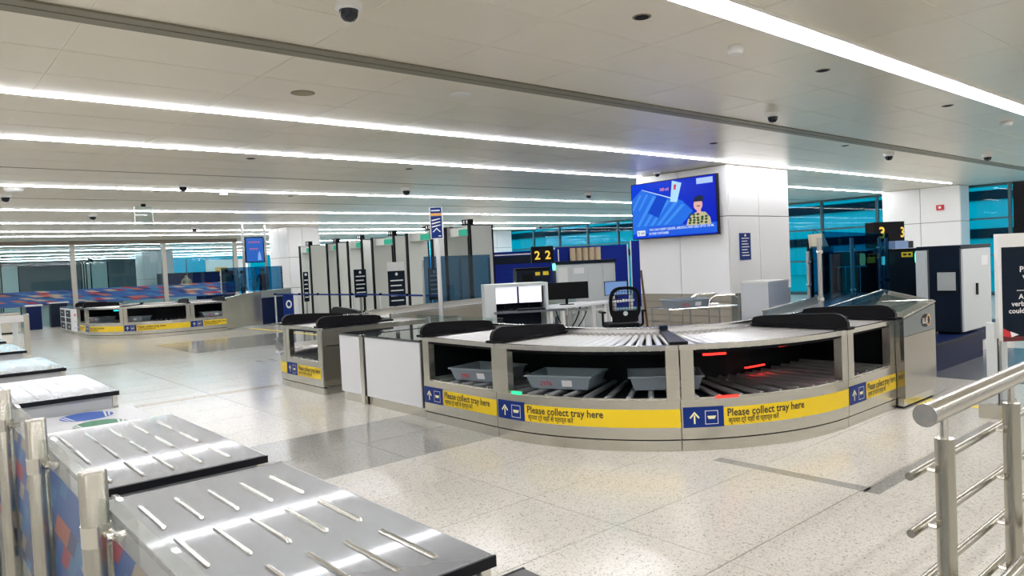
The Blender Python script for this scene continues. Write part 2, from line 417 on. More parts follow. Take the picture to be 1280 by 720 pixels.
disc('ceiling_speaker', 7.43, 5.12, 'round pale ceiling speaker in front of the big screen', .09, whitep, 'speaker', .008)
for x, y, l in ((3.67, 2.91, 'nearest dark round recessed vent, at the top of the ceiling'), (6.09, 2.93, 'dark round recessed vent below the wide light trough'),
                (8.95, 2.92, 'dark round recessed vent at the right of the ceiling'), (3.62, 9.3, 'dark round vent left of centre, under the second strip light'),
                (6.1, 9.41, 'dark round vent above the sign pole'), (3.53, 13.36, 'small dark round vent at left near the third strip light'),
                (6.03, 13.58, 'small dark round vent near the third strip light, mid left'), (10.87, 4.93, 'dark round vent beside the top of the screen pillar'),
                (8.66, 5.72, 'dark oval vent in front of the top of the screen pillar')):
    disc('ceiling_vent', x, y, l, .06, seam, 'vent', .004, blackm, 'round ceiling vents')
t = thing('hanging_sign', 'clear hanging sign with black clip below the ceiling at left', 'sign', (3.9, 15.7, CZ))
B(3.85, 3.93, 15.68, 15.72, CZ-.05, CZ).build('clip', black, t); B(3.72, 4.06, 15.695, 15.705, CZ-.42, CZ-.05).build('panel', clear_g, t)
for x in (3.72, 4.05): B(x, x+.012, 15.69, 15.71, CZ-.42, CZ-.05).build('edge', alu, t)

# ------------------------------------------------------------------ walls and windows
tag(B(XMIN-.2, XMIN, YMIN, YMAX, -.2, CZ+.25).build('wall_left', whitep), kind='structure')
tag(B(XMIN, XMAX, YMIN-.2, YMIN, -.2, CZ+.25).build('wall_front', whitep), kind='structure')
tag(B(XMIN, 16.2, YMAX, YMAX+.2, -.2, CZ+.25).build('wall_back', mat('back_wall_grey', (.13, .18, .20), .4)), kind='structure')
tag(B(XMAX, XMAX+.2, YMIN, 2.5, -.2, CZ+.25).build('wall_right', whitep), kind='structure')
tag(B(XMAX, XMAX+.2, 2.5, YMAX, -.2, .1).build('trim_1', framem), kind='structure')
tag(B(XMAX, XMAX+.2, 2.5, YMAX, CZ-.06, CZ+.25).build('trim_2', framem), kind='structure')
def window(n, y0, y1):
    fr = MB().box(XMAX+.02, XMAX+.12, y0, y0+.07, .1, CZ-.06)
    for z in (1.05, 2.05): fr.box(XMAX+.03, XMAX+.1, y0+.07, y1, z, z+.05)
    f = tag(fr.build('window_%d' % n, framem), kind='structure')
    for a, b in ((.1, 1.05), (1.10, 2.05), (2.10, CZ-.06)): B(XMAX+.06, XMAX+.07, y0+.07, y1, a, b).build('pane', teal_g, f)
yy = 2.5; n = 1
while yy < 30:
    window(n, yy, yy+1.7); n += 1; yy += 1.7
window(n, yy, YMAX)
fr = MB()
for k in range(5): fr.box(16.2+k*1.5, 16.27+k*1.5, YMAX, YMAX+.1, 0, CZ)
f = tag(fr.build('window_%d' % (n+1), framem), kind='structure')
for k in range(4): B(16.27+k*1.5, 17.7+k*1.5, YMAX+.04, YMAX+.05, 0, CZ).build('pane', teal_g, f)
tag(B(XMAX+.3, 90, -60, 130, -.3, -.21).build('outside_ground', asphalt), kind='structure')
# pale terminal block seen dimly through the teal glass
t = thing('outside_building', 'pale long building dimly seen through the teal windows, plus an added sky-dimming block', 'building', (45, 15, -.2))
B(44, 52, -10, 60, -.2, 7).build('wall', mat('render', (.5, .55, .55), .8), t)
B(0, 44, 100, 104, -.2, 9).build('wall', MATS['render'], t)  # block added to dim the bright sky behind the back windows
for z in (1.6, 3.6, 5.4): B(43.9, 44, -10, 60, z, z+.5).build('window_band', navyd, t)

# pillars
def pillar(n, x0, x1, y0, y1, jx, jy, jz, base, label):
    core = tag(B(x0+.03, x1-.03, y0+.03, y1-.03, 0, CZ).build('pillar_%d' % n if n else 'pillar', seam), kind='structure')
    core['label'] = label
    g = .007; zs = [base]+jz+[CZ-.004]
    for z0, z1 in zip(zs, zs[1:]):
        ys = [y0]+jy+[y1]
        for a, b in zip(ys, ys[1:]):
            B(x0, x0+.03, a+g, b-g, z0+g, z1-g).build('cladding_panel', pillm, core)
            B(x1-.03, x1, a+g, b-g, z0+g, z1-g).build('cladding_panel', pillm, core)
        q = [x0+.03]+jx+[x1-.03]
        for a, b in zip(q, q[1:]):
            B(a+g, b-g, y0, y0+.03, z0+g, z1-g).build('cladding_panel', pillm, core)
            B(a+g, b-g, y1-.03, y1, z0+g, z1-g).build('cladding_panel', pillm, core)
    if base > .2:
        k = 6; h = base/k
        for i in range(k):
            ys = [y0]+jy+[y1]
            for a, b in zip(ys, ys[1:]): B(x0, x0+.03, a+g, b-g, i*h+.005, (i+1)*h-.005).build('base_slat', slat, core)
            B(x0+.035, x1-.03, y0+.005, y0+.03, i*h+.005, (i+1)*h-.005).build('base_slat', slatd, core)
    return core
pillar(1, 10.9, 12.95, 6.97, 8.93, [11.89], [7.98], [2.12], .77, 'big white clad pillar carrying the large screen')
pillar(2, 21.6, 23.08-.8, 6.8, 8.79, [], [7.79], [2.04], .1, 'white clad pillar by the teal windows with red alarm box')
pillar(3, 9.85, 10.98, 22.6, 24.1, [10.35], [23.3], [1.0, 2.0], .1, 'far white pillar behind the small blue screen')
pillar(4, 10.2, 11.75, 42, 43.5, [10.9], [], [1.5], .1, 'white pillar seen beyond the glass partition')
pillar(5, 20.6, 22.3, 25.9, 27.3, [21.4], [], [1.5, 2.2], .1, 'white pillar at the left end of the far teal windows')
pillar(6, 2.2, 4.4, 52, 53.5, [], [], [1.5], .1, 'faint white pillar at far left beyond the partition')
t = thing('alarm_box', 'small red alarm box on the white pillar by the teal windows', 'alarm', (21.58, 7.3, 2.4))
def fXm(x, ylo):   # map for a face looking to -X, u runs left to right (towards -Y)
    return lambda u, v: (x, ylo-u, v)
q = 7.28
B(21.54, 21.6, q-.09, q+.09, 2.36, 2.5).build('body', redp, t); B(21.52, 21.54, q-.03, q+.03, 2.4, 2.46).build('button', wprint, t)

# ------------------------------------------------------------------ big screen on pillar
t = thing('wall_screen', 'large blue wall screen showing a tray and a soldier in uniform, on the white pillar', 'screen', (10.75, 8.0, 1.82))
y0, y1, z0, z1 = 7.06, 8.93, 1.815, 2.852
B(10.73, 10.8, y0, y1, z0, z1).build('casing', black, t)
B(10.8, 10.9, 7.6, 8.4, 2.1, 2.6).build('bracket', blackm, t)
WS, HS = y1-y0-.03, z1-z0-.03
def scr(u, v, x=10.728): return (x, y1-.015-u*WS, z0+.015+v*HS)
def sm(name, c, e=1.0):
    m = mat(name, c, .6, emit=e, spec=.05); m.node_tree.nodes['Principled BSDF'].inputs['Base Color'].default_value = (.01, .01, .01, 1); return m
s_bg = bpy.data.materials.new('screen_blue'); s_bg.use_nodes = True
nt = s_bg.node_tree; b = nt.nodes['Principled BSDF']; gg = nt.nodes.new('ShaderNodeNewGeometry'); sp_ = nt.nodes.new('ShaderNodeSeparateXYZ')
mr = nt.nodes.new('ShaderNodeMapRange'); mr.inputs['From Min'].default_value = y0; mr.inputs['From Max'].default_value = y1
rp = nt.nodes.new('ShaderNodeValToRGB'); rp.color_ramp.elements[0].color = (.0, .012, .50, 1); rp.color_ramp.elements[1].color = (.0, .05, .72, 1)
nt.links.new(gg.outputs['Position'], sp_.inputs[0]); nt.links.new(sp_.outputs[1], mr.inputs[0]); nt.links.new(mr.outputs[0], rp.inputs[0])
nt.links.new(rp.outputs[0], b.inputs['Emission Color']); b.inputs['Emission Strength'].default_value = 1.; b.inputs['Base Color'].default_value = (0, 0, .02, 1); b.inputs['Roughness'].default_value = .3; b.inputs['Specular IOR Level'].default_value = .1
pic = flat([R(0, 1, 0, 1)], scr, s_bg, t, 'display')
k = lambda d: (lambda u, v: scr(u, v, 10.728-d))
flat([[(0, .72), (.13, .90), (.62, .62), (.74, .42), (.55, .10), (.0, .08)]], k(.001), sm('scr_pale', (.015, .16, .80)), pic, 'tray_drawing')
for i in range(7):
    a = .02+i*.085
    flat([[(a-.02+.1, .86-i*.05), (a+.02+.1, .84-i*.05), (a-.10, .22), (a-.14, .22)]] if a > .14 else [[(a+.08, .8), (a+.11, .8), (a-.01, .5), (a-.02, .54)]], k(.0014), sm('scr_stripe', (.05, .28, .88)), pic, 'tray_stripe')
flat([[(.33, .78), (.45, .69), (.33, .35), (.2, .46)]], k(.0018), sm('scr_navy', (.0, .06, .6)), pic, 'tray_opening')
flat([[(.13, .90), (.14, .885), (.5, .67), (.5, .69)]], k(.002), sm('scr_white', (.6, .8, 1.)), pic, 'tray_edge')
flat([[(.51, .99), (.62, .93), (.56, .60), (.48, .62)]], k(.0022), sm('scr_paper', (.45, .75, 1.)), pic, 'tube_drawing')
flat([[(.53, .92), (.56, .91), (.55, .82), (.525, .83)]], k(.0026), sm('scr_red', (.7, .05, .15)), pic, 'tube_mark')
text('100 ml', .075, .355*WS, .83, lambda u, v: scr(u/WS, v*1., 10.7255), sm('scr_orange', (.9, .35, .3)), pic, width=.20)
flat([R(.19, 1., .02, .20)], k(.0028), sm('scr_bar', (.01, .11, .75)), pic, 'caption_bar')
# drawn soldier
flat([[(.66, .17), (.68, .28), (.74, .37), (.80, .40), (.88, .38), (.93, .28), (.94, .17)]], k(.003), sm('scr_camo', (.55, .5, .3)), pic, 'uniform')
random.seed(3)
flat([[(cx+.018*math.cos(a), cz+.022*math.sin(a)) for a in (0, 1, 2, 3, 4, 5)] for cx, cz in [(.70+.045*(i % 5)+.01*random.random(), .20+.045*(i//5)+.02*random.random()) for i in range(18)]], k(.0034), sm('scr_green', (.02, .08, .03)), pic, 'camouflage')
flat([[(.80+.05*math.cos(a*PI/8), .515+.10*math.sin(a*PI/8)) for a in range(16)], [(.785, .37), (.83, .37), (.83, .46), (.785, .46)]], k(.0036), sm('scr_skin', (.8, .45, .4)), pic, 'face')
flat([[(.745, .57), (.86, .57), (.865, .65), (.82, .68), (.77, .66)], [(.785, .485), (.82, .485), (.82, .50), (.785, .50)]], k(.004), sm('scr_dark', (.01, .02, .06)), pic, 'beret')
flat([R(.055, .16, .045, .145)], k(.0034), sm('scr_logo', (.75, .8, .9)), pic, 'logo_plate')
flat([[(.07, .12), (.085, .12), (.08, .07), (.095, .06), (.08, .055)]], k(.0038), sm('scr_dark', (.01, .02, .06)), pic, 'logo_mark')
text('CISF', .05, .10*WS, .075, lambda u, v: scr(u/WS, v, 10.724), sm('scr_dark', (0, 0, 0)), pic, width=.09)
flat([R(.79, .97, .87, .97)], k(.0034), sm('scr_logo2', (.45, .62, .95)), pic, 'logo_plate')
text('YOU CAN CARRY LIQUIDS, AEROSOLS AND GELS UPTO 100 ML', .06, .21*WS, .125, lambda u, v: scr(u/WS, v, 10.7245), sm('scr_txt', (.7, .85, 1)), pic, width=.76*WS)
text('IN ONE CONTAINER', .06, .21*WS, .055, lambda u, v: scr(u/WS, v, 10.7245), sm('scr_txt', (.7, .85, 1)), pic, width=.24*WS)
dome(10.6, 8.2, 'small dome camera above the top edge of the large blue screen', .8)

# navy notice on pillar
t = thing('notice', 'narrow navy notice with small white text on the pillar right of the screen', 'notice', (11.4, 6.96, 1.35))
B(11.22, 11.56, 6.955, 6.968, 1.35, 1.82).build('board', blue, t)
fY = lambda y: (lambda u, v: (u, y, v))
for i in range(7): flat([R(11.27, 11.51-.03*(i % 3), 1.42+i*.05, 1.435+i*.05)], fY(6.9535), wprint, t, 'text_line')
flat([[(11.36, 1.76), (11.42, 1.76), (11.41, 1.80), (11.37, 1.80)]], fY(6.9535), wprint, t, 'emblem')

# ------------------------------------------------------------------ counters that return trays
class Path:
    """outer edge of a counter: straight and left-turning arc pieces; F(s,d,z) = point d inside the edge"""
    def __init__(s, x, y, h, segs):
        s.p = []; t = 0
        for sg in segs:
            s.p.append((t, x, y, h, sg))
            if sg[0] == 'l': x += sg[1]*math.cos(h); y += sg[1]*math.sin(h); t += sg[1]
            else:
                R_, a = sg[1:]; cx = x-R_*math.sin(h); cy_ = y+R_*math.cos(h); h += a
                x = cx+R_*math.sin(h); y = cy_-R_*math.cos(h); t += R_*a
        s.L = t
    def at(s, q):
        for k in range(len(s.p)-1, -1, -1):
            if q >= s.p[k][0] or k == 0: break
        t, x, y, h, sg = s.p[k]; q -= t
        if sg[0] == 'l': return x+q*math.cos(h), y+q*math.sin(h), h
        R_ = sg[1]; cx = x-R_*math.sin(h); cy_ = y+R_*math.cos(h); h += q/R_
        return cx+R_*math.sin(h), cy_-R_*math.cos(h), h
    def F(s, q, d, z):
        x, y, h = s.at(q); return (x-d*math.sin(h), y+d*math.cos(h), z)
def sweep(mb, P_, s0, s1, d0, d1, z0, z1, step=.09):
    n = max(1, int(abs(s1-s0)/step)); vs = []
    for i in range(n+1):
        q = s0+(s1-s0)*i/n; vs += [P_.F(q, d0, z0), P_.F(q, d1, z0), P_.F(q, d1, z1), P_.F(q, d0, z1)]
    fs = [(4*i+j, 4*i+(j+1) % 4, 4*i+4+(j+1) % 4, 4*i+4+j) for i in range(n) for j in range(4)]+[(3, 2, 1, 0), (4*n, 4*n+1, 4*n+2, 4*n+3)]
    mb.add(vs, fs); return mb
def sign_band(P_, s0, s1, par, txt=True, icon=True, zb=.185, zt=.325):
    f = lambda u, v: P_.F(u, -.0025, v); f2 = lambda u, v: P_.F(u, -.0045, v)
    bd = slab(s0, s1, zb, zt, f, yellow, par, 'sign_band', .05)
    if icon:
        slab(s0, s0+.31, zb-.004, zt+.012, lambda u, v: P_.F(u, -.0035, v), blue, bd, 'icon_plate', .05)
        c = s0+.085; z = (zb+zt)/2
        flat([[(c-.006, z-.045), (c+.006, z-.045), (c+.006, z+.02), (c-.006, z+.02)], [(c-.038, z+.004), (c-.03, z-.006), (c, z+.03), (c, z+.048)], [(c, z+.048), (c, z+.03), (c+.03, z-.006), (c+.038, z+.004)]], f2, cream, bd, 'arrow')
        c = s0+.215; w, h = .05, .052
        flat([R(c-w, c+w, z+h-.004, z+h), R(c-w, c+w, z-h, z-h+.004), R(c-w, c-w+.004, z-h, z+h), R(c+w-.004, c+w, z-h, z+h)], f2, wprint, bd, 'icon_frame')
        flat([[(c-.024, z-.012), (c+.024, z-.012), (c+.034, z+.012), (c-.034, z+.012)]], f2, cream, bd, 'tray_icon')
    if txt:
        a = s0+.335; w = min(.68, s1-a-.02)
        text('Please collect tray here', .082, a, zb+.072, f2, ink, bd, width=w)
        text('कृपया ट्रे यहाँ से प्राप्त करें', .052, a+.01, zb+.02, f2, ink, bd, width=w*.62)
    return bd
def fin(P_, s, par, L=1.0, d0=-.03):
    poly = [(d0, .84), (d0, .875), (d0+.02, .915), (d0+.06, .94), (d0+.12, .95)]+[(d0+L*.45, .938), (d0+L*.78, .915), (d0+L*.86, .90), (d0+L*.88, .87), (d0+L*.88, .84)]
    f = MB().prism(poly, lambda d, z: P_.F(s-.02, d, z), lambda d, z: P_.F(s+.02, d, z)).build('divider_guard', black, par)
    MB().hexa([P_.F(s-.05, d0-.02, .818), P_.F(s+.06, d0-.02, .818), P_.F(s+.06, L, .818), P_.F(s-.05, L, .818)],
              [P_.F(s-.05, d0-.02, .84), P_.F(s+.06, d0-.02, .84), P_.F(s+.06, L, .84), P_.F(s-.05, L, .84)]).build('guard_base', black, f)
def post(P_, s, par, w=.1, z0=.395, z1=.775, m=steel):
    MB().hexa([P_.F(s-w/2, .003, z0), P_.F(s+w/2, .003, z0), P_.F(s+w/2, .07, z0), P_.F(s-w/2, .07, z0)],
              [P_.F(s-w/2, .003, z1), P_.F(s+w/2, .003, z1), P_.F(s+w/2, .07, z1), P_.F(s-w/2, .07, z1)]).build('post', m, par)
ROLLERS = {}
def counter(t, P_, brk, bands, fins, W_=.86, posts=None, inner_h=.865, rail=True):
    s0, s1 = brk[0], brk[-1]
    for a, b in zip(brk, brk[1:]):
        sweep(MB(), P_, a+.003, b-.003, .008, .05, 0, .082).build('plinth', steel, t); sweep(MB(), P_, a+.003, b-.003, .025, .05, .082, .094).build('shadow_gap', blackm, t)
        p = sweep(MB(), P_, a+.003, b-.003, 0, .03, .094, .395).build('front_panel', steel, t)
        for (u, v, tx, ic) in bands:
            if a-.01 <= u < b: sign_band(P_, u, v, p, tx, ic)
        sweep(MB(), P_, a+.003, b-.003, .0, .035, .775, .815).build('top_rim', steelp, t)
        sweep(MB(), P_, a+.003, b-.003, .02, .032, .395, .407).build('lower_rim', steelp, t)
    sweep(MB(), P_, s0+.01, s1-.01, .05, W_+.02, .355, .37).build('lower_deck', darkin, t)
    sweep(MB(), P_, s0+.01, s1-.01, .05, W_, .745, .765).build('upper_deck', blackm, t)
    sweep(MB(), P_, s0+.01, s1-.01, W_+.03, W_+.05, .02, .77).build('back_panel', darkin, t)
    if rail:
        sweep(MB(), P_, s0+.01, s1-.01, W_, W_+.02, .77, inner_h-.01).build('inner_rail', alu, t)
        sweep(MB(), P_, s0+.01, s1-.01, W_-.005, W_+.06, inner_h-.01, inner_h+.005).build('rail_cap', steelp, t)
    for s in (posts if posts is not None else brk): post(P_, min(max(s, s0+.055), s1-.055), t)
    # rollers: one object each, sharing a mesh
    L = W_-.06
    key = round(L, 3)
    first = ROLLERS.get(key)
    n = int((s1-s0)/.088)
    off = Vector(OFF[t.name])
    for lvl, zz in ((0, .79), (1, .393)):
        for i in range(n):
            s = s0+.05+i*(s1-s0-.1)/(n-1)
            if lvl and i % 2: continue
            p = Vector(P_.F(s, .045, zz))-off; h = P_.at(s)[2]
            if not first:
                first = MB().tube((0, 0, 0), (0, L, 0), .024, 10).build('roller', alu, t, True); ROLLERS[key] = first
                first.data.transform(Matrix.Translation(Vector(OFF[t.name])))   # mesh is already local
                o = first
            else: o = share(first, t, name='roller')
            o.location = p; o.rotation_euler = (0, 0, h)
            if not lvl and rail:
                c = Vector(P_.F(s, W_+.0, .80)); d = Vector(P_.F(s, W_-.02, .80))
                share_cap(t, c-off, d-off)
    for a, b in ((s0+.004, s0+.02), (s1-.02, s1-.004)): sweep(MB(), P_, a, b, .075, W_+.03, .09, .77).build('end_wall', darkin, t)
    for s in fins: fin(P_, s, t)
CAP = [None]
def share_cap(t, c, d):
    dv = d-c; h = math.atan2(dv.y, dv.x)
    if CAP[0] is None:
        mb = MB().tube((0, 0, 0), (.02, 0, 0), .032, 12); o = mb.build('roller_cap', steeld, t, True)
        o.data.transform(Matrix.Translation(Vector(OFF[t.name]))); CAP[0] = o
    else: o = share(CAP[0], t, name='roller_cap')
    o.location = c; o.rotation_euler = (0, 0, h)

R1 = 2.07
P1 = Path(3.88, 5.92, -PI/2, [('l', 1.12), ('a', R1, PI/2), ('l', .95)])
b1 = [0, 1.12, 1.12+R1*PI/4, 1.12+R1*PI/2, P1.L]
c1 = thing('tray_return_counter', 'big curved steel tray return counter with yellow signs, in front of the screen pillar', 'counter', (3.88, 5.92, 0), group='curved tray return counters')
counter(c1, P1, b1, [(0.01, 1.115, True, True), (1.14, b1[2]-.005, True, True), (b1[2]+.015, b1[3]-.005, True, True), (b1[3]+.01, b1[4]-.01, True, True)],
        [.04, 1.12, b1[3]-.03, b1[4]-.04], posts=[.0, 1.12, 1.12+.1, b1[2]-.05, b1[2]+.06, b1[3]-.04, b1[3]+.07, b1[4]])
# flat cover over the middle joint
MB().hexa([P1.F(b1[2]-.07, -.02, .818), P1.F(b1[2]+.07, -.02, .818), P1.F(b1[2]+.05, .9, .83), P1.F(b1[2]-.05, .9, .83)],
          [P1.F(b1[2]-.07, -.02, .842), P1.F(b1[2]+.07, -.02, .842), P1.F(b1[2]+.05, .9, .852), P1.F(b1[2]-.05, .9, .852)]).build('joint_cover', black, c1)
MB().hexa([P1.F(b1[2]-.06, .82, .853), P1.F(b1[2]+.06, .82, .853), P1.F(b1[2]+.06, .92, .853), P1.F(b1[2]-.06, .92, .853)],
          [P1.F(b1[2]-.06, .82, .885), P1.F(b1[2]+.06, .82, .885), P1.F(b1[2]+.06, .92, .885), P1.F(b1[2]-.06, .92, .885)]).build('cover_head', navyd, c1)
def glow_bar(P_, s0, s1, d, z, m, t, h=.02): sweep(MB(), P_, s0, s1, d, d+.02, z, z+h, .04).build('indicator_or_reflection', m, t)
glow_bar(P1, .15, .42, .3, .715, dgreen_e, c1, .025); glow_bar(P1, 1.35, 1.47, .25, .725, green_e, c1)
glow_bar(P1, 2.02, 2.22, .40, .70, cyan_e, c1, .022); glow_bar(P1, 1.30, 1.40, .012, .397, green_e, c1)
glow_bar(P1, 3.02, 3.24, .28, .685, red_e, c1, .016); glow_bar(P1, 3.02, 3.2, .008, .397, red_e, c1, .014); glow_bar(P1, 3.85, 3.98, .3, .70, red_e, c1, .016)
glow_bar(P1, 3.9, 4.3, .72, .47, red_e, c1, .012)  # red reflection on the rollers, put in as a glowing strip
# far counter: the same unit further down the hall
c3 = dup(c1, (3.88, 23.3, 0), 'curved tray return counter with yellow signs far off at left, before the glass partition')
P3 = Path(3.88, 23.3, -PI/2, [('l', 1.12), ('a', R1, PI/2), ('l', .95)])
for ch in list(c3.children):
    if ch.name.startswith('indicator_or_reflection') and ch.data.materials[0].name != 'cyan_led': bpy.data.objects.remove(ch)

# end cabinet with sloped glass cover
t = thing('end_cabinet', 'stainless end cabinet with badge and sloping clear cover, right end of the big counter', 'cabinet', (6.9, 2.66, 0))
x0, x1, ya, yb = 6.905, 7.66, 2.655, 3.38
B(x0+.02, x1-.03, ya+.03, yb, 0, .02).build('shadow_gap', blackm, t); B(x0+.02, x1-.02, ya+.02, yb, .02, .09).build('plinth', steel, t)
MB().add([(x0, ya, .092), (x1, ya, .092), (x1, yb, .092), (x0, yb, .092), (x0, ya, .655), (x1, ya, .665), (x1, yb, .665), (x0, yb, .655)],
         [(3, 2, 1, 0), (0, 1, 5, 4), (1, 2, 6, 5), (2, 3, 7, 6), (3, 0, 4, 7), (4, 5, 6, 7)]).build('lower_body', mat('brown_mirror_steel', (.36, .335, .29), .14, .95), t)
up_ = MB().add([(x0, ya, .658), (x1, ya, .668), (x1, yb, .668), (x0, yb, .658), (x0, ya, .815), (x1, ya, .91), (x1, yb, .93), (x0, yb, .83)],
         [(3, 2, 1, 0), (0, 1, 5, 4), (1, 2, 6, 5), (2, 3, 7, 6), (3, 0, 4, 7), (4, 5, 6, 7)]).build('upper_body', mat('dark_mirror_steel', (.20, .23, .24), .15, .95), t)
A_, B_, C_, D_ = (x0, ya, .835), (x1, ya, .93), (8.35, 3.42, 1.0), (7.1, 3.44, .90)
MB().hexa([A_, B_, C_, D_], [(p[0], p[1], p[2]+.008) for p in (A_, B_, C_, D_)]).build('sloping_cover', glassmat('cover_glass', (.84, .90, .90), .14), t)
MB().pipe([A_, B_, C_, D_, A_], .009, 6).build('cover_edge', steelp, t)
MB().tube((7.4, 3.05, .94), (7.75, 2.70, .935), .006, 6).build('cover_bar', steelp, t)
B(7.66, 8.3, 2.9, 3.1, .1, .85).build('side_body', navyd, t)
fb = fY(ya-.003)
bd = flat([[(7.42+.11*math.cos(a*PI/10)*(1 if a % 10 else 1), .765+.062*math.sin(a*PI/10)) for a in range(20)]], fY(ya-.002), navyd, t, 'badge')
flat([[(7.48+.055*math.cos(a*PI/10), .765+.055*math.sin(a*PI/10)) for a in range(20)]], fY(ya-.003), orange, bd, 'badge_ring')
flat([[(7.48+.038*math.cos(a*PI/10), .765+.038*math.sin(a*PI/10)) for a in range(20)]], fY(ya-.004), navyd, bd, 'badge_centre')
text('BLiX', .075, 7.33, .74, fY(ya-.005), wprint, bd, width=.14)

# ------------------------------------------------------------------ trays
def make_tray(lab, loc, rz, num='2976'):
    t = thing('security_tray', lab, 'tray', loc, rz, 'grey security trays', local=True)
    L, Wd, h, th = .60, .46, .115, .008
    def ring(x, y, z): return [(-x, -y, z), (x, -y, z), (x, y, z), (-x, y, z)]
    v = ring(L/2-.05, Wd/2-.045, 0)+ring(L/2-.012, Wd/2-.012, h)+ring(L/2-.02, Wd/2-.02, h)+ring(L/2-.056, Wd/2-.05, th)
    f = [(3, 2, 1, 0), (12, 13, 14, 15)]
    for a in (0, 4, 8): f += [(a+i, a+(i+1) % 4, a+4+(i+1) % 4, a+4+i) for i in range(4)]
    MB().add(v, f).build('tub', traym, t, bevel=.004)
    v = ring(L/2-.014, Wd/2-.014, h-.012)+ring(L/2, Wd/2, h-.012)+ring(L/2, Wd/2, h+.004)+ring(L/2-.02, Wd/2-.02, h+.004)
    f = []
    for a, b in ((0, 4), (4, 8), (8, 12), (12, 0)): f += [(a+i, a+(i+1) % 4, b+(i+1) % 4, b+i) for i in range(4)]
    MB().add(v, f).build('rim', traym, t, bevel=.003)
    k = (Wd/2-.012-(Wd/2-.045))/h
    fr = lambda u, z: (u, -(Wd/2-.045+k*z)-.0015, z)
    text(num, .055, -.17, .03, fr, redp, t, width=.11, name='number')
    flat([R(.03, .12, .025, .08)], fr, wprint, t, 'label_sticker')
    return t
make_tray('grey tray numbered in red in the left opening of the big counter', (4.22, 5.33, .418), math.radians(-78), '3980')
tr2 = make_tray('grey tray 2976 standing in the middle opening of the big counter', (4.36, 4.42, .418), math.radians(-66))
make_tray('grey tray behind the central post of the big counter', (4.80, 3.72, .418), math.radians(-49), '')
for dx, dy, a, l in ((.45, -.95, -75, 'leftmost grey tray in the far counter'), (.98, -2.35, -45, 'middle grey tray in the far counter'), (2.75, -2.85, -5, 'rightmost grey tray in the far counter')):
    dup(tr2, (3.88+dx, 23.3+dy, .418), l, math.radians(a))

# ------------------------------------------------------------------ white cabinets between the counters
def wcab(y0, y1, lab, ofs=0, x0=3.9, dep=1.2, face=white):
    t = thing('white_cabinet', lab, 'cabinet', (x0, y0+ofs, 0))
    y0 += ofs; y1 += ofs
    B(x0+.03, x0+dep, y0+.004, y1-.004, 0, .10).build('plinth', steel, t)
    B(x0+.01, x0+dep, y0+.004, y1-.004, .10, .755).build('body', steeld, t)
    B(x0, x0+.01, y0+.008, y1-.008, .105, .75).build('front_panel', face, t)
    B(x0-.01, x0+dep+.02, y0, y1, .757, .777).build('glass_top', mat('dark_glass_top', (.05, .06, .06), .04, coat=1), t)
    return t
wcab(5.99, 7.09, 'wide white fronted cabinet joined to the left end of the big counter')
wcab(7.20, 7.68, 'narrow white fronted cabinet between the wide one and the second counter')
t = thing('cabinet_post', 'steel post between the two white cabinets', 'post', (3.95, 7.145, 0)); B(3.88, 3.93, 7.11, 7.175, 0, .78).build('upright', steelp, t); B(3.93, 4.0, 7.12, 7.165, 0, .75).build('core', blackm, t)
for ofs, l in ((18.1, 'far white cabinet with red mark beside the far counter'), (19.0, 'far cabinet with navy poster panels, nearer one'), (19.9, 'far cabinet with navy poster panels, farther one')):
    t = wcab(5.3, 6.15, l, ofs)
    y_ = 5.3+ofs
    fm = fXm(3.898, y_+.85)
    if ofs == 18.1: flat([R(.45, .7, .55, .62)], fm, redp, t, 'red_mark'); flat([R(.35, .7, .38, .41), R(.35, .7, .2, .23)], fm, greyend, t, 'text_line')
    else:
        flat([R(.06, .78, .5, .7), R(.06, .78, .34, .47), R(.06, .78, .12, .31)], fm, navyd, t, 'poster_panel')
        flat([R(.25, .45, .6, .63), R(.4, .55, .18, .24)], fXm(3.8975, y_+.85), wprint, t, 'poster_mark')

# low glass upstand on cabinet tops
t = thing('glass_upstand', 'low clear glass upstand with metal clips behind the white cabinets', 'glass screen', (4.98, 6.0, .78))
B(4.98, 4.99, 5.99, 7.68, .80, .90).build('pane', clear_g, t)
for y_ in (6.2, 6.75, 7.4): B(4.965, 5.005, y_, y_+.05, .777, .88).build('clip', steeld, t)

# ------------------------------------------------------------------ second counter (mirror end of the double lane)
P2 = Path(5.25, 10.18, PI, [('l', .33), ('a', 1.04, PI/2), ('l', 1.03)])
b2 = [0, .33+1.04*PI/2, P2.L]
c2 = thing('tray_return_counter', 'smaller curved tray return counter with black guards left of the white cabinets', 'counter', (5.25, 10.18, 0), group='curved tray return counters')
counter(c2, P2, b2, [(b2[0]+.7, b2[1]-.01, False, False), (b2[1]+.01, b2[2]-.05, True, True)], [.15, b2[1]-.02, b2[2]-.03], W_=.82, posts=[b2[1]-.06, b2[1]+.05, b2[2]])
B(3.885, 5.6, 8.095, 8.115, .10, .585).build('end_panel', steel, c2)
B(3.885, 5.6, 8.095, 8.115, .595, .775).build('end_panel', steel, c2)
B(3.93, 5.6, 8.115, 8.13, 0, .098).build('end_plinth', steeld, c2)
B(3.88, 5.9, 8.07, 8.14, .778, .80).build('end_rail', steelp, c2)
B(4.8, 5.6, 8.14, 9.0, .3, .77).build('drive_box', steeld, c2)
t = thing('plastic_wrap', 'crumpled clear plastic sheet on the left end of the second counter', 'plastic sheet', (3.86, 9.5, .40))
random.seed(5)
mb = MB(); n = 7; vs = [P2.F(1.0+.12*i+.02*random.random(), -.02-.05*random.random()+.0*j, .40+.05*j+.02*random.random()) for i in range(n) for j in range(5)]
mb.add(vs, [(i*5+j, i*5+j+1, i*5+j+6, i*5+j+5) for i in range(n-1) for j in range(4)]); mb.build('sheet', glassmat('wrap', (.8, .82, .85), .2, .2, .45, (.8, .82, .85)), t)

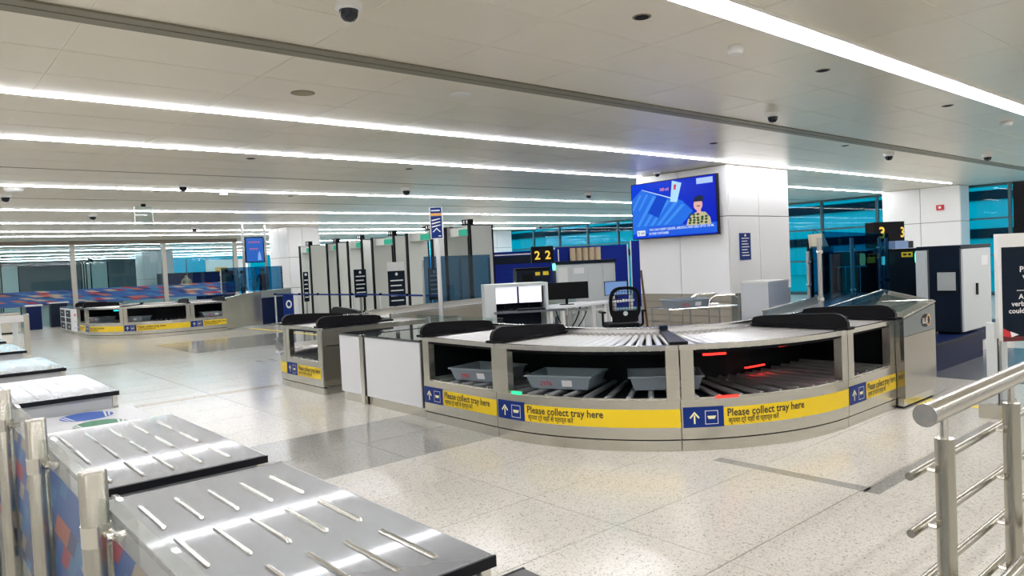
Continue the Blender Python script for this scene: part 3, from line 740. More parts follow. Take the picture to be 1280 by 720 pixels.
# ------------------------------------------------------------------ lanes (roller conveyors at a slight angle)
LA = math.atan(.24)
def lane(lab, x, y, L, wd, w, side):
    """local frame: x along the lane, y across"""
    t = thing('roller_conveyor', lab, 'conveyor', (x, y, 0), LA, 'roller conveyor lanes', local=True)
    B(0, L, -.03, 0, .40, .80).build('side_panel', side, t); B(0, L, -.035, .01, .80, .83).build('side_rail', steelp, t)
    B(0, L, wd, wd+.03, .40, .86).build('side_panel', side, t); B(0, L, wd-.01, wd+.035, .86, .885).build('side_rail', steelp, t)
    for q in (.3, L/2, L-.3):
        for yy_ in (.0, wd-.05): B(q, q+.05, yy_, yy_+.05, 0, .40).build('leg', steeld, t)
    B(0, L, 0, wd, .72, .74).build('bed', blackm, t)
    n = int(L/.095); f = None
    for i in range(n):
        if f is None: f = o = MB().tube((0, .01, 0), (0, wd-.02, 0), .024, 10).build('roller', alu, t, True)
        else: o = share(f, t)
        o.location = (.05+i*(L-.1)/(n-1), 0, .775)
    return t
lane('roller conveyor lane leading from the big counter to the x-ray machine at right', 6.93, 3.47, 4.0, .50, .5, steel)
lane('roller conveyor lane leading right from the second counter, behind the white cabinets', 5.45, 9.12, 5.2, .52, .5, steel)
def screens(lab, pts, z0, z1, m, grp=None):
    t = thing('glass_screen', lab, 'glass screen', (pts[0][0], pts[0][1], z0), group=grp)
    for i, p in enumerate(pts):
        MB().tube((p[0], p[1], z0-.02), (p[0], p[1], z1-.06), .022, 10).build('post', steelp if m is not smoke_g else steeld, t, True)
        for zz in (z0+.15, z1-.2): MB().tube((p[0]-.03, p[1]-.03, zz), (p[0]+.03, p[1]+.03, zz), .02, 8).build('clamp', steelp, t)
    for a, b in zip(pts, pts[1:]):
        d = Vector((b[0]-a[0], b[1]-a[1], 0)).normalized(); nrm = Vector((-d.y, d.x, 0))*-.028
        q = [Vector((a[0], a[1], 0))+d*.0+nrm, Vector((b[0], b[1], 0))-d*.01+nrm]
        e = nrm.normalized()*.01
        MB().hexa([(q[0]+Vector((0, 0, z0))), (q[1]+Vector((0, 0, z0))), (q[1]+e+Vector((0, 0, z0))), (q[0]+e+Vector((0, 0, z0)))],
                  [(q[0]+Vector((0, 0, z1))), (q[1]+Vector((0, 0, z1))), (q[1]+e+Vector((0, 0, z1))), (q[0]+e+Vector((0, 0, z1)))]).build('pane', m, t)
    return t
screens('tall dark tinted glass screen with posts beside the lane at the right', [(7.0, 3.46), (8.56, 3.84), (10.36, 4.27), (10.9, 4.40)], .84, 1.66, smoke_g)
screens('tinted glass screen with posts along the second lane, behind the sign pole', [(6.68, 10.04), (7.6, 10.26), (8.42, 10.455)], .885, 1.66, smoke_g)
screens('narrow dark glass screen beside the white box at the far side of the right lane', [(8.9, 4.55), (9.5, 4.70), (10.2, 4.87)], .885, 1.52, smoke_g)

# sign pole
t = thing('pole_sign', 'tall narrow blue sign on a steel pole behind the white cabinets', 'sign', (5.3, 7.6, 0))
px_, py_ = 5.3, 7.6
MB().tube((px_, py_, 0), (px_, py_, 1.86), .028, 12).build('pole', alu, t, True)
MB().lathe([(.16, 0), (.16, .012), (.03, .02)], (px_, py_, 0), 20).build('base', steel, t)
ax = Vector((cy, -sy, 0)).normalized(); nr = Vector((-ax.y, ax.x, 0))
fs_ = lambda o: (lambda u, v: tuple(Vector((px_, py_, 0))+ax*u-nr*(.04+o)+Vector((0, 0, v))))
sb = MB().prism(R(-.082, .082, 1.84, 2.24), fs_(0), fs_(-.03)).build('frame', alu, t)
flat([R(-.07, .07, 1.85, 2.235)], fs_(.001), blue, sb, 'face'); flat([R(-.07, .07, 2.13, 2.165)], fs_(.002), orange, sb, 'orange_stripe')
mb_ = [R(-.06, .05, 2.19, 2.205)]+[[(-.06, 2.08-.04*i), (.05, 2.1-.04*i), (.055, 2.09-.04*i), (-.055, 2.065-.04*i)] for i in range(3)]
flat(mb_, fs_(.002), wprint, sb, 'lettering'); flat([[(-.05, 1.93), (0, 1.98), (.05, 1.93), (.04, 1.925), (0, 1.965), (-.04, 1.925)], R(.02, .055, 1.87, 1.88)], fs_(.002), wprint, sb, 'picture')

# ------------------------------------------------------------------ workstation, table, monitors, chair
KZ = math.radians(-33)
t = thing('computer_kiosk', 'white computer kiosk with two lit monitors behind the counter', 'desk', (6.40, 8.08, 0), KZ, local=True)
kw, kd = .92, .5
B(0, .16, 0, kd, 0, 1.19).build('side_panel', greyp, t); B(kw-.035, kw, 0, kd, 0, 1.19).build('side_panel', greyp, t)
B(.16, kw-.035, 0, kd, 1.145, 1.19).build('top_panel', greyp, t); B(.16, kw-.035, kd-.02, kd, .0, 1.145).build('back_panel', navyd, t)
B(.12, kw+.22, -.14, -.004, .775, .80).build('shelf', mat('dark_grey_top', (.12, .13, .15), .25), t); B(.165, kw-.04, 0, kd-.025, .775, .80).build('shelf', MATS['dark_grey_top'], t)
flat([R(.05, .11, .5, .58)], lambda u, v: (u, -.002, v), whitep, t, 'socket')
def kp(x, y): return (6.40+x*math.cos(KZ)-y*math.sin(KZ), 8.08+x*math.sin(KZ)+y*math.cos(KZ))
def monitor(name, lab, x, y, z, w, h, rz, m, cat='monitor', tilt=0):
    z += .04 if m is mon_e else 0
    t = thing(name, lab, cat, (x, y, z), rz, local=True)
    B(-w/2, w/2, 0, .03, .09, .09+h).build('casing', black, t)
    B(-w/2+.012, w/2-.012, -.002, 0, .102, .09+h-.012).build('display', m, t)
    B(-.02, .02, .03, .05, .01, .2).build('stand', black, t); B(-.11, .11, -.02, .12, 0, .012).build('foot', black, t)
    return t
monitor('monitor', 'left lit monitor in the white kiosk, its screen white', *kp(.335, .2), .76, .35, .27, KZ+.12, mon_e)
monitor('monitor', 'right lit monitor in the white kiosk, its screen white', *kp(.69, .2), .76, .36, .28, KZ-.02, mon_e)
kb = thing('keyboard', 'black keyboard on the white kiosk shelf', 'keyboard', (*kp(.66, .03), .80), KZ, local=True); B(-.2, .2, -.07, .07, 0, .02).build('base', black, kb)
mb = MB()
for i in range(12):
    for j in range(4): mb.box(-.185+i*.031, -.16+i*.031, -.055+j*.03, -.031+j*.03, .02, .026)
tag(mb.build('keys', mat('key_grey', (.05, .05, .055), .5), kb), kind='stuff')
t = thing('office_table', 'white office table with slim legs beside the kiosk', 'table', (8.1, 8.2, 0))
B(7.55, 8.85, 7.95, 8.55, .75, .78).build('tabletop', white, t)
for x_ in (7.57, 7.83, 8.5, 8.79):
    for y_ in (7.97, 8.48): B(x_, x_+.05, y_, y_+.05, 0, .75).build('leg', whitep, t)
B(8.5, 8.84, 8.0, 8.5, .66, .68).build('shelf', whitep, t)
monitor('monitor', 'wide black switched off monitor on the white office table', 8.17, 8.2, .78, .70, .27, math.radians(-36), black)
t = thing('document_tray', 'small grey upright box between the kiosk and the black monitor', 'box', (7.66, 8.3, .78)); B(7.58, 7.70, 8.20, 8.40, .78, 1.06).build('body', greyend, t)
B(7.57, 7.71, 8.19, 8.41, 1.06, 1.07).build('lid', greyp, t)
t = thing('cables', 'black cables hanging under the white office table', 'cables', (8.1, 8.3, .2))
pts = [(7.9+.7*i/12, 8.35+.03*math.sin(i), .72-.45*math.sin(PI*i/12)) for i in range(13)]
MB().pipe(pts, .012, 6).build('cable', black, t); MB().pipe([(p[0]+.1, p[1]-.06, p[2]*.9+.05) for p in pts], .01, 6).build('cable', black, t)
monitor('monitor', 'monitor with pale blue picture behind the office chair', 9.98, 8.75, .72, .42, .26, math.radians(-42), sm('monitor_blue', (.18, .32, .62), .9))
t = thing('side_table', 'small white table carrying the blue monitor behind the office chair', 'table', (9.95, 8.8, 0))
B(9.65, 10.3, 8.6, 9.1, .69, .72).build('tabletop', white, t)
for x_ in (9.67, 10.23):
    for y_ in (8.62, 9.03): B(x_, x_+.05, y_, y_+.05, 0, .69).build('leg', whitep, t)

# office chair
t = thing('office_chair', 'black mesh backed office chair behind the counter', 'chair', (8.40, 7.25, 0), math.radians(-35), local=True)
out = [(.24*math.copysign(abs(math.cos(a))**.6, math.cos(a)), .80+.26*math.copysign(abs(math.sin(a))**.7, math.sin(a))) for a in [2*PI*i/28 for i in range(28)]]
inn = [(x*.80, .80+(z-.80)*.82) for x, z in out]
def bk(x, z, o=0): return (x, -.16+.25*x*x+o-(z-.5)*.06, z)
mb = MB(); n = len(out)
mb.add([bk(*p) for p in out]+[bk(*p) for p in inn]+[bk(*p, .035) for p in out]+[bk(*p, .035) for p in inn],
       [f for i in range(n) for j in [(i+1) % n] for f in ((i, j, n+j, n+i), (2*n+i, 3*n+i, 3*n+j, 2*n+j), (i, 2*n+i, 2*n+j, j), (n+i, n+j, 3*n+j, 3*n+i))])
mb.build('back_frame', black, t, True)
mb = MB()
for i in range(8): z = .60+.055*i; mb.tube(bk(-.185, z, .015), bk(.185, z, .015), .0045, 5)
for i in range(9): x = -.17+.0425*i; mb.tube(bk(x, .60, .015), bk(x, 1.0, .015), .0035, 5)
mb.build('back_mesh', mesh_fab, t)
B(-.20, .20, -.17, -.12, .52, .70).build('lumbar_support', blackm, t, bevel=.02)
flat([[(.035*math.cos(a*PI/8), .655+.035*math.sin(a*PI/8)) for a in range(16)]], lambda u, v: (u, -.174, v), greyp, t, 'round_emblem')
B(-.24, .24, -.12, .36, .42, .50).build('seat', blackm, t, bevel=.035)
for s in (-1, 1):
    MB().pipe([(s*.26, 0, .44), (s*.31, 0, .47), (s*.31, 0, .66)], .018, 8).build('arm_support', black, t)
    B(s*.31-.035, s*.31+.035, -.10, .16, .66, .69).build('armrest', black, t, bevel=.012)
MB().tube((0, .1, .1), (0, .1, .42), .028, 12).build('gas_column', steeld, t)
mb = MB(); cs = MB()
for i in range(5):
    a = 2*PI*i/5+.3; mb.tube((0, .1, .11), (.29*math.cos(a), .1+.29*math.sin(a), .075), .022, 8, .014)
mb.build('star_base', black, t)
for i in range(5):
    a = 2*PI*i/5+.3; x_, y_ = .29*math.cos(a), .1+.29*math.sin(a); MB().tube((x_-.02, y_, .03), (x_+.02, y_, .03), .03, 12).build('caster', black, t)
t = thing('broom', 'dark brown wooden stick leaning in front of the pillar', 'stick', (9.3, 7.55, 0))
MB().tube((9.32, 7.5, .06), (9.30, 7.6, 1.27), .018, 8).build('handle', wood, t); B(9.2, 9.45, 7.46, 7.54, 0, .07).build('head', mat('bristle', (.3, .25, .15), .8), t)

# trolley with tray
t = thing('tray_trolley', 'steel tube trolley holding one grey tray in front of the pillar', 'trolley', (8.5, 6.0, 0), math.radians(-25), local=True)
for x_ in (-.55, .05, .52):
    for y_ in (-.25, .25): MB().tube((x_, y_, .08), (x_, y_, .76 if x_ < .5 else .90), .014, 8).build('leg', steeld, t)
for y_ in (-.25, .25):
    MB().pipe([(-.55, y_, .76), (.05, y_, .76), (.5, y_, .76)], .014, 8).build('rail', steelp, t)
    MB().pipe([(.05, y_, .76), (.08, y_, .87), (.16, y_, .91), (.46, y_, .91), (.52, y_, .87)], .014, 8).build('handle', steelp, t)
for z in (.30, .76): B(-.55, .52, -.25, .25, z-.01, z).build('shelf', steeld, t)
for x_ in (-.55, .52):
    for y_ in (-.25, .25): MB().tube((x_-.015, y_, .04), (x_+.015, y_, .04), .04, 12).build('caster', rubber, t)
dup(tr2, (8.36, 6.06, .762), 'grey tray on top of the steel trolley in front of the pillar', math.radians(-25))

# white box cabinet at right of pillar
t = thing('low_box', 'plain pale grey box cabinet standing right of the pillar base', 'cabinet', (9.3, 5.1, 0))
B(9.3, 9.86, 5.35, 5.78, .06, 1.04).build('body', mat('pale_box', (.66, .68, .72), .3), t); B(9.33, 9.83, 5.38, 5.75, 0, .06).build('plinth', blackm, t); B(9.29, 9.87, 5.34, 5.79, 1.04, 1.065).build('lid', whitep, t)

# ------------------------------------------------------------------ x-ray machines
def sgn(x, y, z, rz, txt, lab, w=.46, h=.32, d=.18, cx=None):
    t = thing('number_sign', lab, 'sign', (x, y, z), rz, local=True)
    B(-w/2, w/2, 0, d, 0, h).build('box', blackm, t)
    ym = sm('amber_digit', (1., .62, .08), 1.1)
    if cx is None:
        text(txt, h*.72, -w*.24, h*.22, lambda u, v: (u, -.003, v), ym, t, name='digit', center=True)
        text(txt, h*.72, w*.24, h*.22, lambda u, v: (u, -.003, v), ym, t, name='digit', center=True)
    else:
        text(txt, h*.62, -w*.24, h*.38, lambda u, v: (u, -.003, v), ym, t, name='digit', center=True)
        text(txt, h*.55, w*.36, h*.40, lambda u, v: (u, -.003, v), ym, t, name='digit', width=.08)
    return t
# lane 3 machine
t = thing('xray_machine', 'dark x-ray scanner at the end of the right lane, behind tinted glass', 'scanner', (11.0, 4.5, 0), LA, local=True)
B(.0, 1.25, .12, .20, 0, 1.42).build('side_panel', navyd, t); B(0, 1.25, .82, .9, 0, 1.42).build('side_panel', navyd, t)
B(0, 1.25, .2, .82, 1.2, 1.42).build('hood', navyd, t); B(0, 1.25, .2, .82, 0, .78).build('base', navyd, t)
for i in range(6): B(.02, .03, .21+i*.10, .30+i*.10, .80, 1.19).build('curtain_strip', rubber, t)
B(-.5, 0, .0, .12, 0, 1.38).build('service_panel', blackm, t); B(-.52, -.5, .01, .11, 1.25, 1.33).build('label_plate', yellow, t)
flat([R(-.4, -.25, 1.30, 1.36)], lambda u, v: (u, -.002, v), yellow, t, 'yellow_label'); 
text('3', .06, -.34, 1.305, lambda u, v: (u, -.003, v), ink, t)
MB().lathe([(.03, -.06), (.035, 0), (.03, .06)], (-.12, -.02, 1.27), 12).build('status_light', sm('green_lamp', (.2, 1, .7), 2.0), t)
B(.3, .75, -.02, .0, .55, 1.3).build('monitor_panel', blackm, t)
t = thing('equipment_tower', 'tall black equipment tower carrying the lit number 3', 'tower', (12.6, 5.3, 0))
B(12.50, 13.0, 5.15, 5.35, 0, 1.43).build('column', blackm, t)
sgn(12.72, 5.08, 1.44, math.radians(-28), '3', 'black box sign with yellow number 3 above the right scanner', .60, .44, .2, 1)
t = thing('scanner_plinth', 'navy blue machine plinth beside the dark stainless end cabinet', 'plinth', (8.6, 3.15, 0))
B(8.45, 10.7, 3.15, 3.55, 0, .33).build('body', navy, t); B(8.45, 10.72, 3.13, 3.57, .30, .325).build('edge', navyd, t)
t = thing('machine_cabinet', 'tall dark machine cabinet with pale grey door and vent, at the right', 'cabinet', (10.1, 3.2, .33))
B(10.11, 11.22, 3.21, 3.56, .36, 1.41).build('body', navyd, t); B(10.09, 11.24, 3.19, 3.70, 1.41, 1.45).build('top', navyd, t)
dr = B(10.16, 11.22, 3.19, 3.21, .36, 1.40).build('door', greyp, t); B(10.62, 10.66, 3.17, 3.19, .80, .95).build('handle', black, dr)
flat([R(10.85, 11.1, 1.17, 1.30)], fY(3.188), wprint, dr, 'sticker')
B(10.09, 10.11, 3.24, 3.47, .87, 1.13).build('vent_frame', black, t)
B(10.085, 10.09, 3.25, 3.46, .885, 1.115).build('vent_grille', mat('grille_grey', (.42, .44, .42), .5, bump=.3, nscale=150), t)
B(10.06, 10.11, 3.58, 3.70, .50, 1.40).build('rear_door', greyp, t)
for x_ in (10.2, 11.1): B(x_, x_+.06, 3.25, 3.5, .33, .36).build('foot', black, t)
t = thing('scanner_housing', 'dark scanner housing with green light and yellow label between the screens and tall cabinet', 'machine', (11.1, 4.0, 0))
B(11.05, 11.5, 3.97, 4.42, 0, 1.40).build('body', navyd, t); B(11.03, 11.52, 3.95, 4.44, 1.40, 1.43).build('top', blackm, t)
flat([R(4.10-.0, 4.25, 1.31, 1.38)], lambda u, v: (11.048, u, v), yellow, t, 'yellow_label'); flat([R(4.12, 4.16, 1.33, 1.36), R(4.18, 4.23, 1.33, 1.36)], lambda u, v: (11.046, u, v), ink, t, 'label_mark')
MB().lathe([(.03, -.09), (.04, -.05), (.04, .05), (.03, .09)], (11.02, 4.02, 1.30), 14).build('status_light', sm('green_lamp', (.2, 1, .7), 2.0), t, True)
t = thing('tool_case', 'small blue and grey case lying on the machine behind the tall cabinet', 'case', (11.2, 4.2, 1.42))
B(11.6, 12.1, 4.55, 4.8, 1.43, 1.55).build('body', mat('case_blue', (.12, .22, .42), .4), t); B(12.1, 12.3, 4.55, 4.8, 1.43, 1.54).build('end_cap', blackm, t)
# vent skirting beyond
t = thing('vent_skirting', 'pale slatted skirting beyond the navy plinth', 'skirting', (10.9, 3.3, 0))
for i in range(5): B(10.8+i*.36, 11.13+i*.36, 3.3, 3.34, .0, .13).build('slat', alu, t)
B(10.8, 12.6, 3.34, 3.9, 0, .3).build('body', navy, t)
# hanging bag and its post
t = thing('barrier_post', 'black post with a cream paper bag hung on it, left of the tinted screen', 'post', (9.95, 5.05, 0))
B(9.93, 9.99, 5.03, 5.09, 0, 1.60).build('upright', blackm, t)
t = thing('paper_bag', 'cream paper bag hanging on the black post by the teal windows', 'bag', (9.9, 4.98, 1.5))
MB().hexa([(9.80, 4.94, 1.50), (10.02, 4.80, 1.47), (10.05, 4.86, 1.47), (9.83, 5.0, 1.50)], [(9.78, 4.95, 1.69), (9.94, 4.85, 1.70), (9.97, 4.91, 1.70), (9.81, 5.01, 1.69)]).build('body', bagm, t)
MB().pipe([(9.83, 4.95, 1.69), (9.86, 4.94, 1.76), (9.92, 4.90, 1.70)], .006, 6).build('handle', black, t)

# lane 2 machine cluster
t = thing('scanner_cabinet', 'wide pale grey machine cabinet with dark top behind the black monitor', 'cabinet', (10.46, 10.80, 0), math.radians(-36), local=True)
fl = lambda u, v: (u, -.003, v)
B(.02, 1.26, .02, .6, 0, 1.40).build('body', greyp, t); B(0, 1.28, -.01, .62, 1.40, 1.47).build('top', navyd, t)
for a, b in ((.03, .30), (.31, .68), (.69, .98), (.99, 1.25)): B(a, b, 0, .02, .1, 1.38).build('door', greyp, t)
flat([R(.38, .60, 1.2, 1.32)], fl, wprint, t, 'sticker'); flat([R(.06, .25, .95, 1.34)], fl, whitep, t, 'paper_sheet')
B(1.05, 1.08, -.02, 0, .90, .98).build('handle', black, t)
MB().lathe([(.03, -.07), (.035, 0), (.03, .07)], (-.03, -.02, 1.36), 12).build('status_light', sm('green_lamp', (.2, 1, .7), 2.0), t)
t = thing('xray_machine', 'dark x-ray scanner under the lit sign with two number 2 digits', 'scanner', (9.88, 11.38, 0), math.radians(-36), local=True)
B(0, .72, 0, .06, 0, 1.30).build('side_panel', navyd, t); B(0, .72, .75, .81, 0, 1.3).build('side_panel', navyd, t); B(0, .72, .06, .75, 1.1, 1.36).build('hood', blackm, t); B(0, .72, .06, .75, 0, .8).build('base', navyd, t)
for i in range(5): B(-.01, 0, .08+i*.13, .20+i*.13, .8, 1.1).build('curtain_strip', rubber, t)
B(.1, .35, -.02, 0, .5, 1.25).build('control_panel', black, t)
flat([R(.40, .50, 1.20, 1.27)], fl, yellow, t, 'yellow_label'); flat([R(.56, .68, 1.20, 1.28)], fl, yellow, t, 'yellow_label')
sgn(10.28, 10.98, 1.46, math.radians(-36), '2', 'black box sign with two amber number 2 digits', .46, .34, .15)

# blue partition boards behind
def board(x0, y0, x1, y1, h, lab, m=bblue, fig=False, dark=False, slats=False):
    t = thing('partition_board', lab, 'partition', (x0, y0, 0), math.atan2(y1-y0, x1-x0), 'blue partition boards', local=True)
    L = math.hypot(x1-x0, y1-y0)
    B(.03, L-.03, 0, .04, .05, h-.03).build('board', m, t)
    for x_ in (0, L-.03): B(x_, x_+.03, -.01, .05, 0, h).build('post', alu, t)
    B(0, L, -.005, .045, h-.03, h).build('top_rail', bblue if not slats else blue, t)
    if fig:
        f_ = lambda u, v: (u, -.002, v)
        c = L-.35; fm = mat('figure_blue', (.22, .42, .62), .5)
        flat([[(c+.16*math.cos(a*PI/8), 1.52+.2*math.sin(a*PI/8)) for a in range(16)], [(c-.3, .5), (c+.3, .5), (c+.26, 1.2), (c+.12, 1.3), (c-.12, 1.3), (c-.26, 1.15)]], f_, fm, t, 'figure_print')
        flat([R(.9, 1.0, .6, 1.4)], f_, fm, t, 'gate_print')
    if dark:
        f_ = lambda u, v: (u, -.002, v)
        flat([R(.15, L-.2, h-.35, h-.13)], f_, navyd, t, 'poster_panel'); flat([R(.2, L-.4, h-.10, h-.07), R(.25, .6, h-.25, h-.2)], lambda u, v: (u, -.003, v), wprint, t, 'lettering')
    return t
board(12.6, 16.6, 14.3, 14.6, 1.80, 'blue board with dark poster left of the number 2 sign', dark=True)
board(14.4, 14.9, 16.1, 13.6, 1.86, 'blue partition board behind the pale machine cabinet')
board(16.2, 13.6, 18.0, 11.5, 1.95, 'blue partition board printed with a pale figure, left of the screen pillar', fig=True)
t = thing('folded_curtain', 'beige folded curtain hung on the blue boards above the pale cabinet', 'curtain', (15, 14.2, 1.3))
d_ = Vector((1.7, -1.3, 0)).normalized()
for i in range(5):
    c = Vector((14.75, 14.5, 0))+d_*(.18*i); MB().tube((c.x, c.y, 1.45), (c.x, c.y, 1.82), .085, 12).build('fold', mat('beige_cloth', (.45, .36, .24), .7), t, True)

# ------------------------------------------------------------------ metal detector gates
gates = [((9.12, 11.94), (9.24, 12.8)), ((9.30, 13.59), (9.50, 14.63)), ((9.64, 15.77), (9.79, 16.86)), ((9.75, 17.61), (9.745, 18.41)), ((9.89, 19.32), (9.80, 19.97)), ((9.80, 20.94), (9.70, 21.66))]
gl = ['nearest', 'second', 'third', 'fourth', 'fifth', 'farthest']
def gate(x, y, w, lab, grp='walk-through metal detector gates', gh=2.3):
    t = thing('metal_detector_gate', lab, 'gate', (x, y, 0), 0, grp, local=True)
    D = .62
    for yy_ in (0, w):
        p = B(.03, D-.03, yy_-.03, yy_+.03, .04, gh).build('side_panel', gpanel, t)
        for x_ in (0, D-.035): B(x_, x_+.035, yy_-.04, yy_+.04, 0, gh+.01).build('edge_post', black, p)
        B(0, D, yy_-.035, yy_+.035, gh, gh+.015).build('top_trim', black, p)
    B(.1, .45, .03, w-.03, gh-.2, gh-.02).build('crossbar', gpanel, t)
    B(.09, .1, .08, w*.55, gh-.19, gh-.06).build('display', sm('green_display', (.05, .50, .32), .8), t)
    B(-.02, .1, -.04, .20, gh+.015, gh+.13).build('number_box', blackm, t)
    flat([R(.03, .08, gh+.04, gh+.11), R(.13, .18, gh+.04, gh+.11)], lambda u, v: (-.022, .22-u-.04, v), wprint, t, 'digit')
    return t
for (a, b), l in zip(gates, gl): gate(a[0], a[1], b[1]-a[1], l+' walk-through metal detector gate in the row beside the second counter' )
def notice(x, y, w, z0, z1, lab, cap=None):
    t = thing('notice_board', lab, 'notice', (x, y, 0), 0, 'navy notices by the gates', local=True)
    B(0, w, 0, .02, z0, z1).build('board', navyd, t)
    if cap: B(0, w, 0, .02, z1, z1+cap).build('header', wprint, t)
    for i in range(5): flat([R(w*.12, w*(.88-.1*(i % 2)), z0+.12+i*(z1-z0)/7, z0+.15+i*(z1-z0)/7)], lambda u, v: (u, -.002, v), wprint, t, 'text_line')
    flat([[(w*.5+.04*math.cos(a*PI/5), z1-.08+.04*math.sin(a*PI/5)) for a in range(10)]], lambda u, v: (u, -.002, v), wprint, t, 'emblem')
    B(w*.4, w*.6, .02, .04, 0, z0+.1).build('stand', steeld, t)
    return t
notice(9.28, 15.5, .48, .55, 1.42, 'large navy notice with white text between two gates, with white header', .22)
notice(9.35, 17.35, .36, .75, 1.5, 'navy notice with white text left of the large one')
notice(8.95, 13.25, .32, .75, 1.45, 'navy notice with white text seen through the glass by the sign pole')
notice(9.45, 20.7, .16, .6, 1.5, 'very narrow navy notice among the far gates')

# rope stanchions
pts = [(8.5, 20.6), (8.62, 19.2), (8.65, 18.1), (8.7, 16.3), (8.75, 15.0), (8.6, 13.6), (8.55, 12.3)]
sl = ['first', 'second', 'third', 'fourth', 'fifth', 'sixth', 'seventh']
for i, p in enumerate(pts):
    t = thing('queue_stanchion', sl[i]+' queue post counted from the far pillar', 'stanchion', (*p, 0), 0, 'queue belt posts', local=True)
    MB().lathe([(.16, 0), (.16, .01), (.03, .03)], (0, 0, 0), 16).build('base', steeld, t); MB().tube((0, 0, .02), (0, 0, .86), .025, 10).build('post', alu, t, True); MB().tube((0, 0, .86), (0, 0, .92), .032, 10).build('head', black, t)
    if i < len(pts)-1:
        q = Vector((*pts[i+1], 0))-Vector((*p, 0)); d = q.normalized()*.03; e = Vector((-d.y, d.x, 0))*.06
        MB().hexa([(d.x, d.y, .86), (q.x-d.x, q.y-d.y, .86), (q.x-d.x+e.x, q.y-d.y+e.y, .86), (d.x+e.x, d.y+e.y, .86)], [(d.x, d.y, .90), (q.x-d.x, q.y-d.y, .90), (q.x-d.x+e.x, q.y-d.y+e.y, .90), (d.x+e.x, d.y+e.y, .90)]).build('belt', blue, t)
t = thing('blue_sign_panel', 'small blue sign panel with white ring symbol hung on the queue posts', 'sign', (8.55, 19.9, .35)); B(8.45, 8.75, 19.9, 19.93, .05, .9).build('board', blue, t)
flat([[(8.6+.09*math.cos(a*PI/8), .6+.12*math.sin(a*PI/8)) for a in range(16)]], fY(19.897), wprint, t, 'ring'); flat([[(8.6+.05*math.cos(a*PI/8), .6+.07*math.sin(a*PI/8)) for a in range(16)]], fY(19.895), blue, t, 'ring_centre')

# far end: metal wall section, navy box, screen, tinted screens
t = thing('metal_enclosure', 'tall brushed steel side wall of the far lane, right of the far counter', 'enclosure', (7.2, 20.65, 0))
MB().hexa([(7.0, 20.62, .02), (8.15, 20.75, .02), (8.15, 20.9, .02), (7.0, 20.9, .02)], [(7.0, 20.62, .86), (8.15, 20.75, 1.02), (8.15, 20.9, 1.02), (7.0, 20.9, .86)]).build('wall_panel', steel, t)
MB().hexa([(8.16, 20.8, .02), (9.3, 21.3, .02), (9.3, 21.5, .02), (8.16, 21.0, .02)], [(8.16, 20.8, .80), (9.3, 21.3, .80), (9.3, 21.5, .80), (8.16, 21.0, .80)]).build('navy_panel', navy, t)
MB().hexa([(8.16, 20.8, .80), (9.3, 21.3, .80), (9.3, 21.5, .80), (8.16, 21.0, .80)], [(8.16, 20.8, 1.0), (9.3, 21.3, 1.02), (9.3, 21.5, 1.02), (8.16, 21.0, 1.0)]).build('upper_panel', steeld, t)
screens('row of tinted glass screens with dark posts beside the far lane', [(7.1, 20.95), (7.6, 21.0), (8.1, 21.1), (8.6, 21.25), (9.1, 21.45)], 1.02, 1.72, smoke_g)
t = thing('hanging_screen', 'small blue information screen on a steel frame in front of the far pillar', 'screen', (8.2, 21.2, 0))
dv = (Vector((8.42, 20.95, 0))-Vector((8.02, 21.55, 0)))
B(8.02, 8.6, 21.45, 21.5, 1.85, 2.62).build('casing', black, t)
t_s = flat([R(8.05, 8.57, 1.88, 2.59)], fY(21.447), sm('small_screen_blue', (.02, .12, .5), 1.), t, 'display')
text('ਸੁਆਗਤ'[:0] or '****', .16, 8.12, 2.37, fY(21.445), sm('scr_red2', (.75, .12, .2)), t_s, width=.36); text('***', .16, 8.15, 2.17, fY(21.445), sm('scr_red2', (0, 0, 0)), t_s, width=.26)
flat([[(8.38, 1.92), (8.5, 1.92), (8.48, 2.1), (8.44, 2.2), (8.40, 2.1)]], fY(21.445), sm('scr_tower', (.2, .4, .8)), t_s, 'tower_drawing')
B(8.62, 8.68, 21.44, 21.52, .0, CZ).build('mast', steeld, t); B(7.95, 8.0, 21.44, 21.52, 1.2, CZ).build('mast', steeld, t)

# ------------------------------------------------------------------ glass partition with mosaic band
t = thing('glass_partition', 'full height glass partition with a coloured mosaic band across the hall', 'partition', (2, 30.2, 0))
px3 = [-7.9, -4.5, -1.2, 2.0, 5.02, 8.1, 10.85]
for x_ in px3: B(x_-.08, x_+.08, 30.12, 30.28, 0, CZ-.14).build('post', mat('post_champagne', (.42, .40, .35), .4, .5), t)
B(-7.98, 10.93, 30.1, 30.3, CZ-.14, CZ-.003).build('header', mat('header_bronze', (.16, .13, .09), .4), t)
for a, b in zip(px3, px3[1:]):
    B(a+.08, b-.08, 30.195, 30.205, 0, CZ-.14).build('glass_pane', part_g, t); B(a+.08, b-.08, 30.185, 30.19, .74, 1.26).build('mosaic_band', mos_far, t)
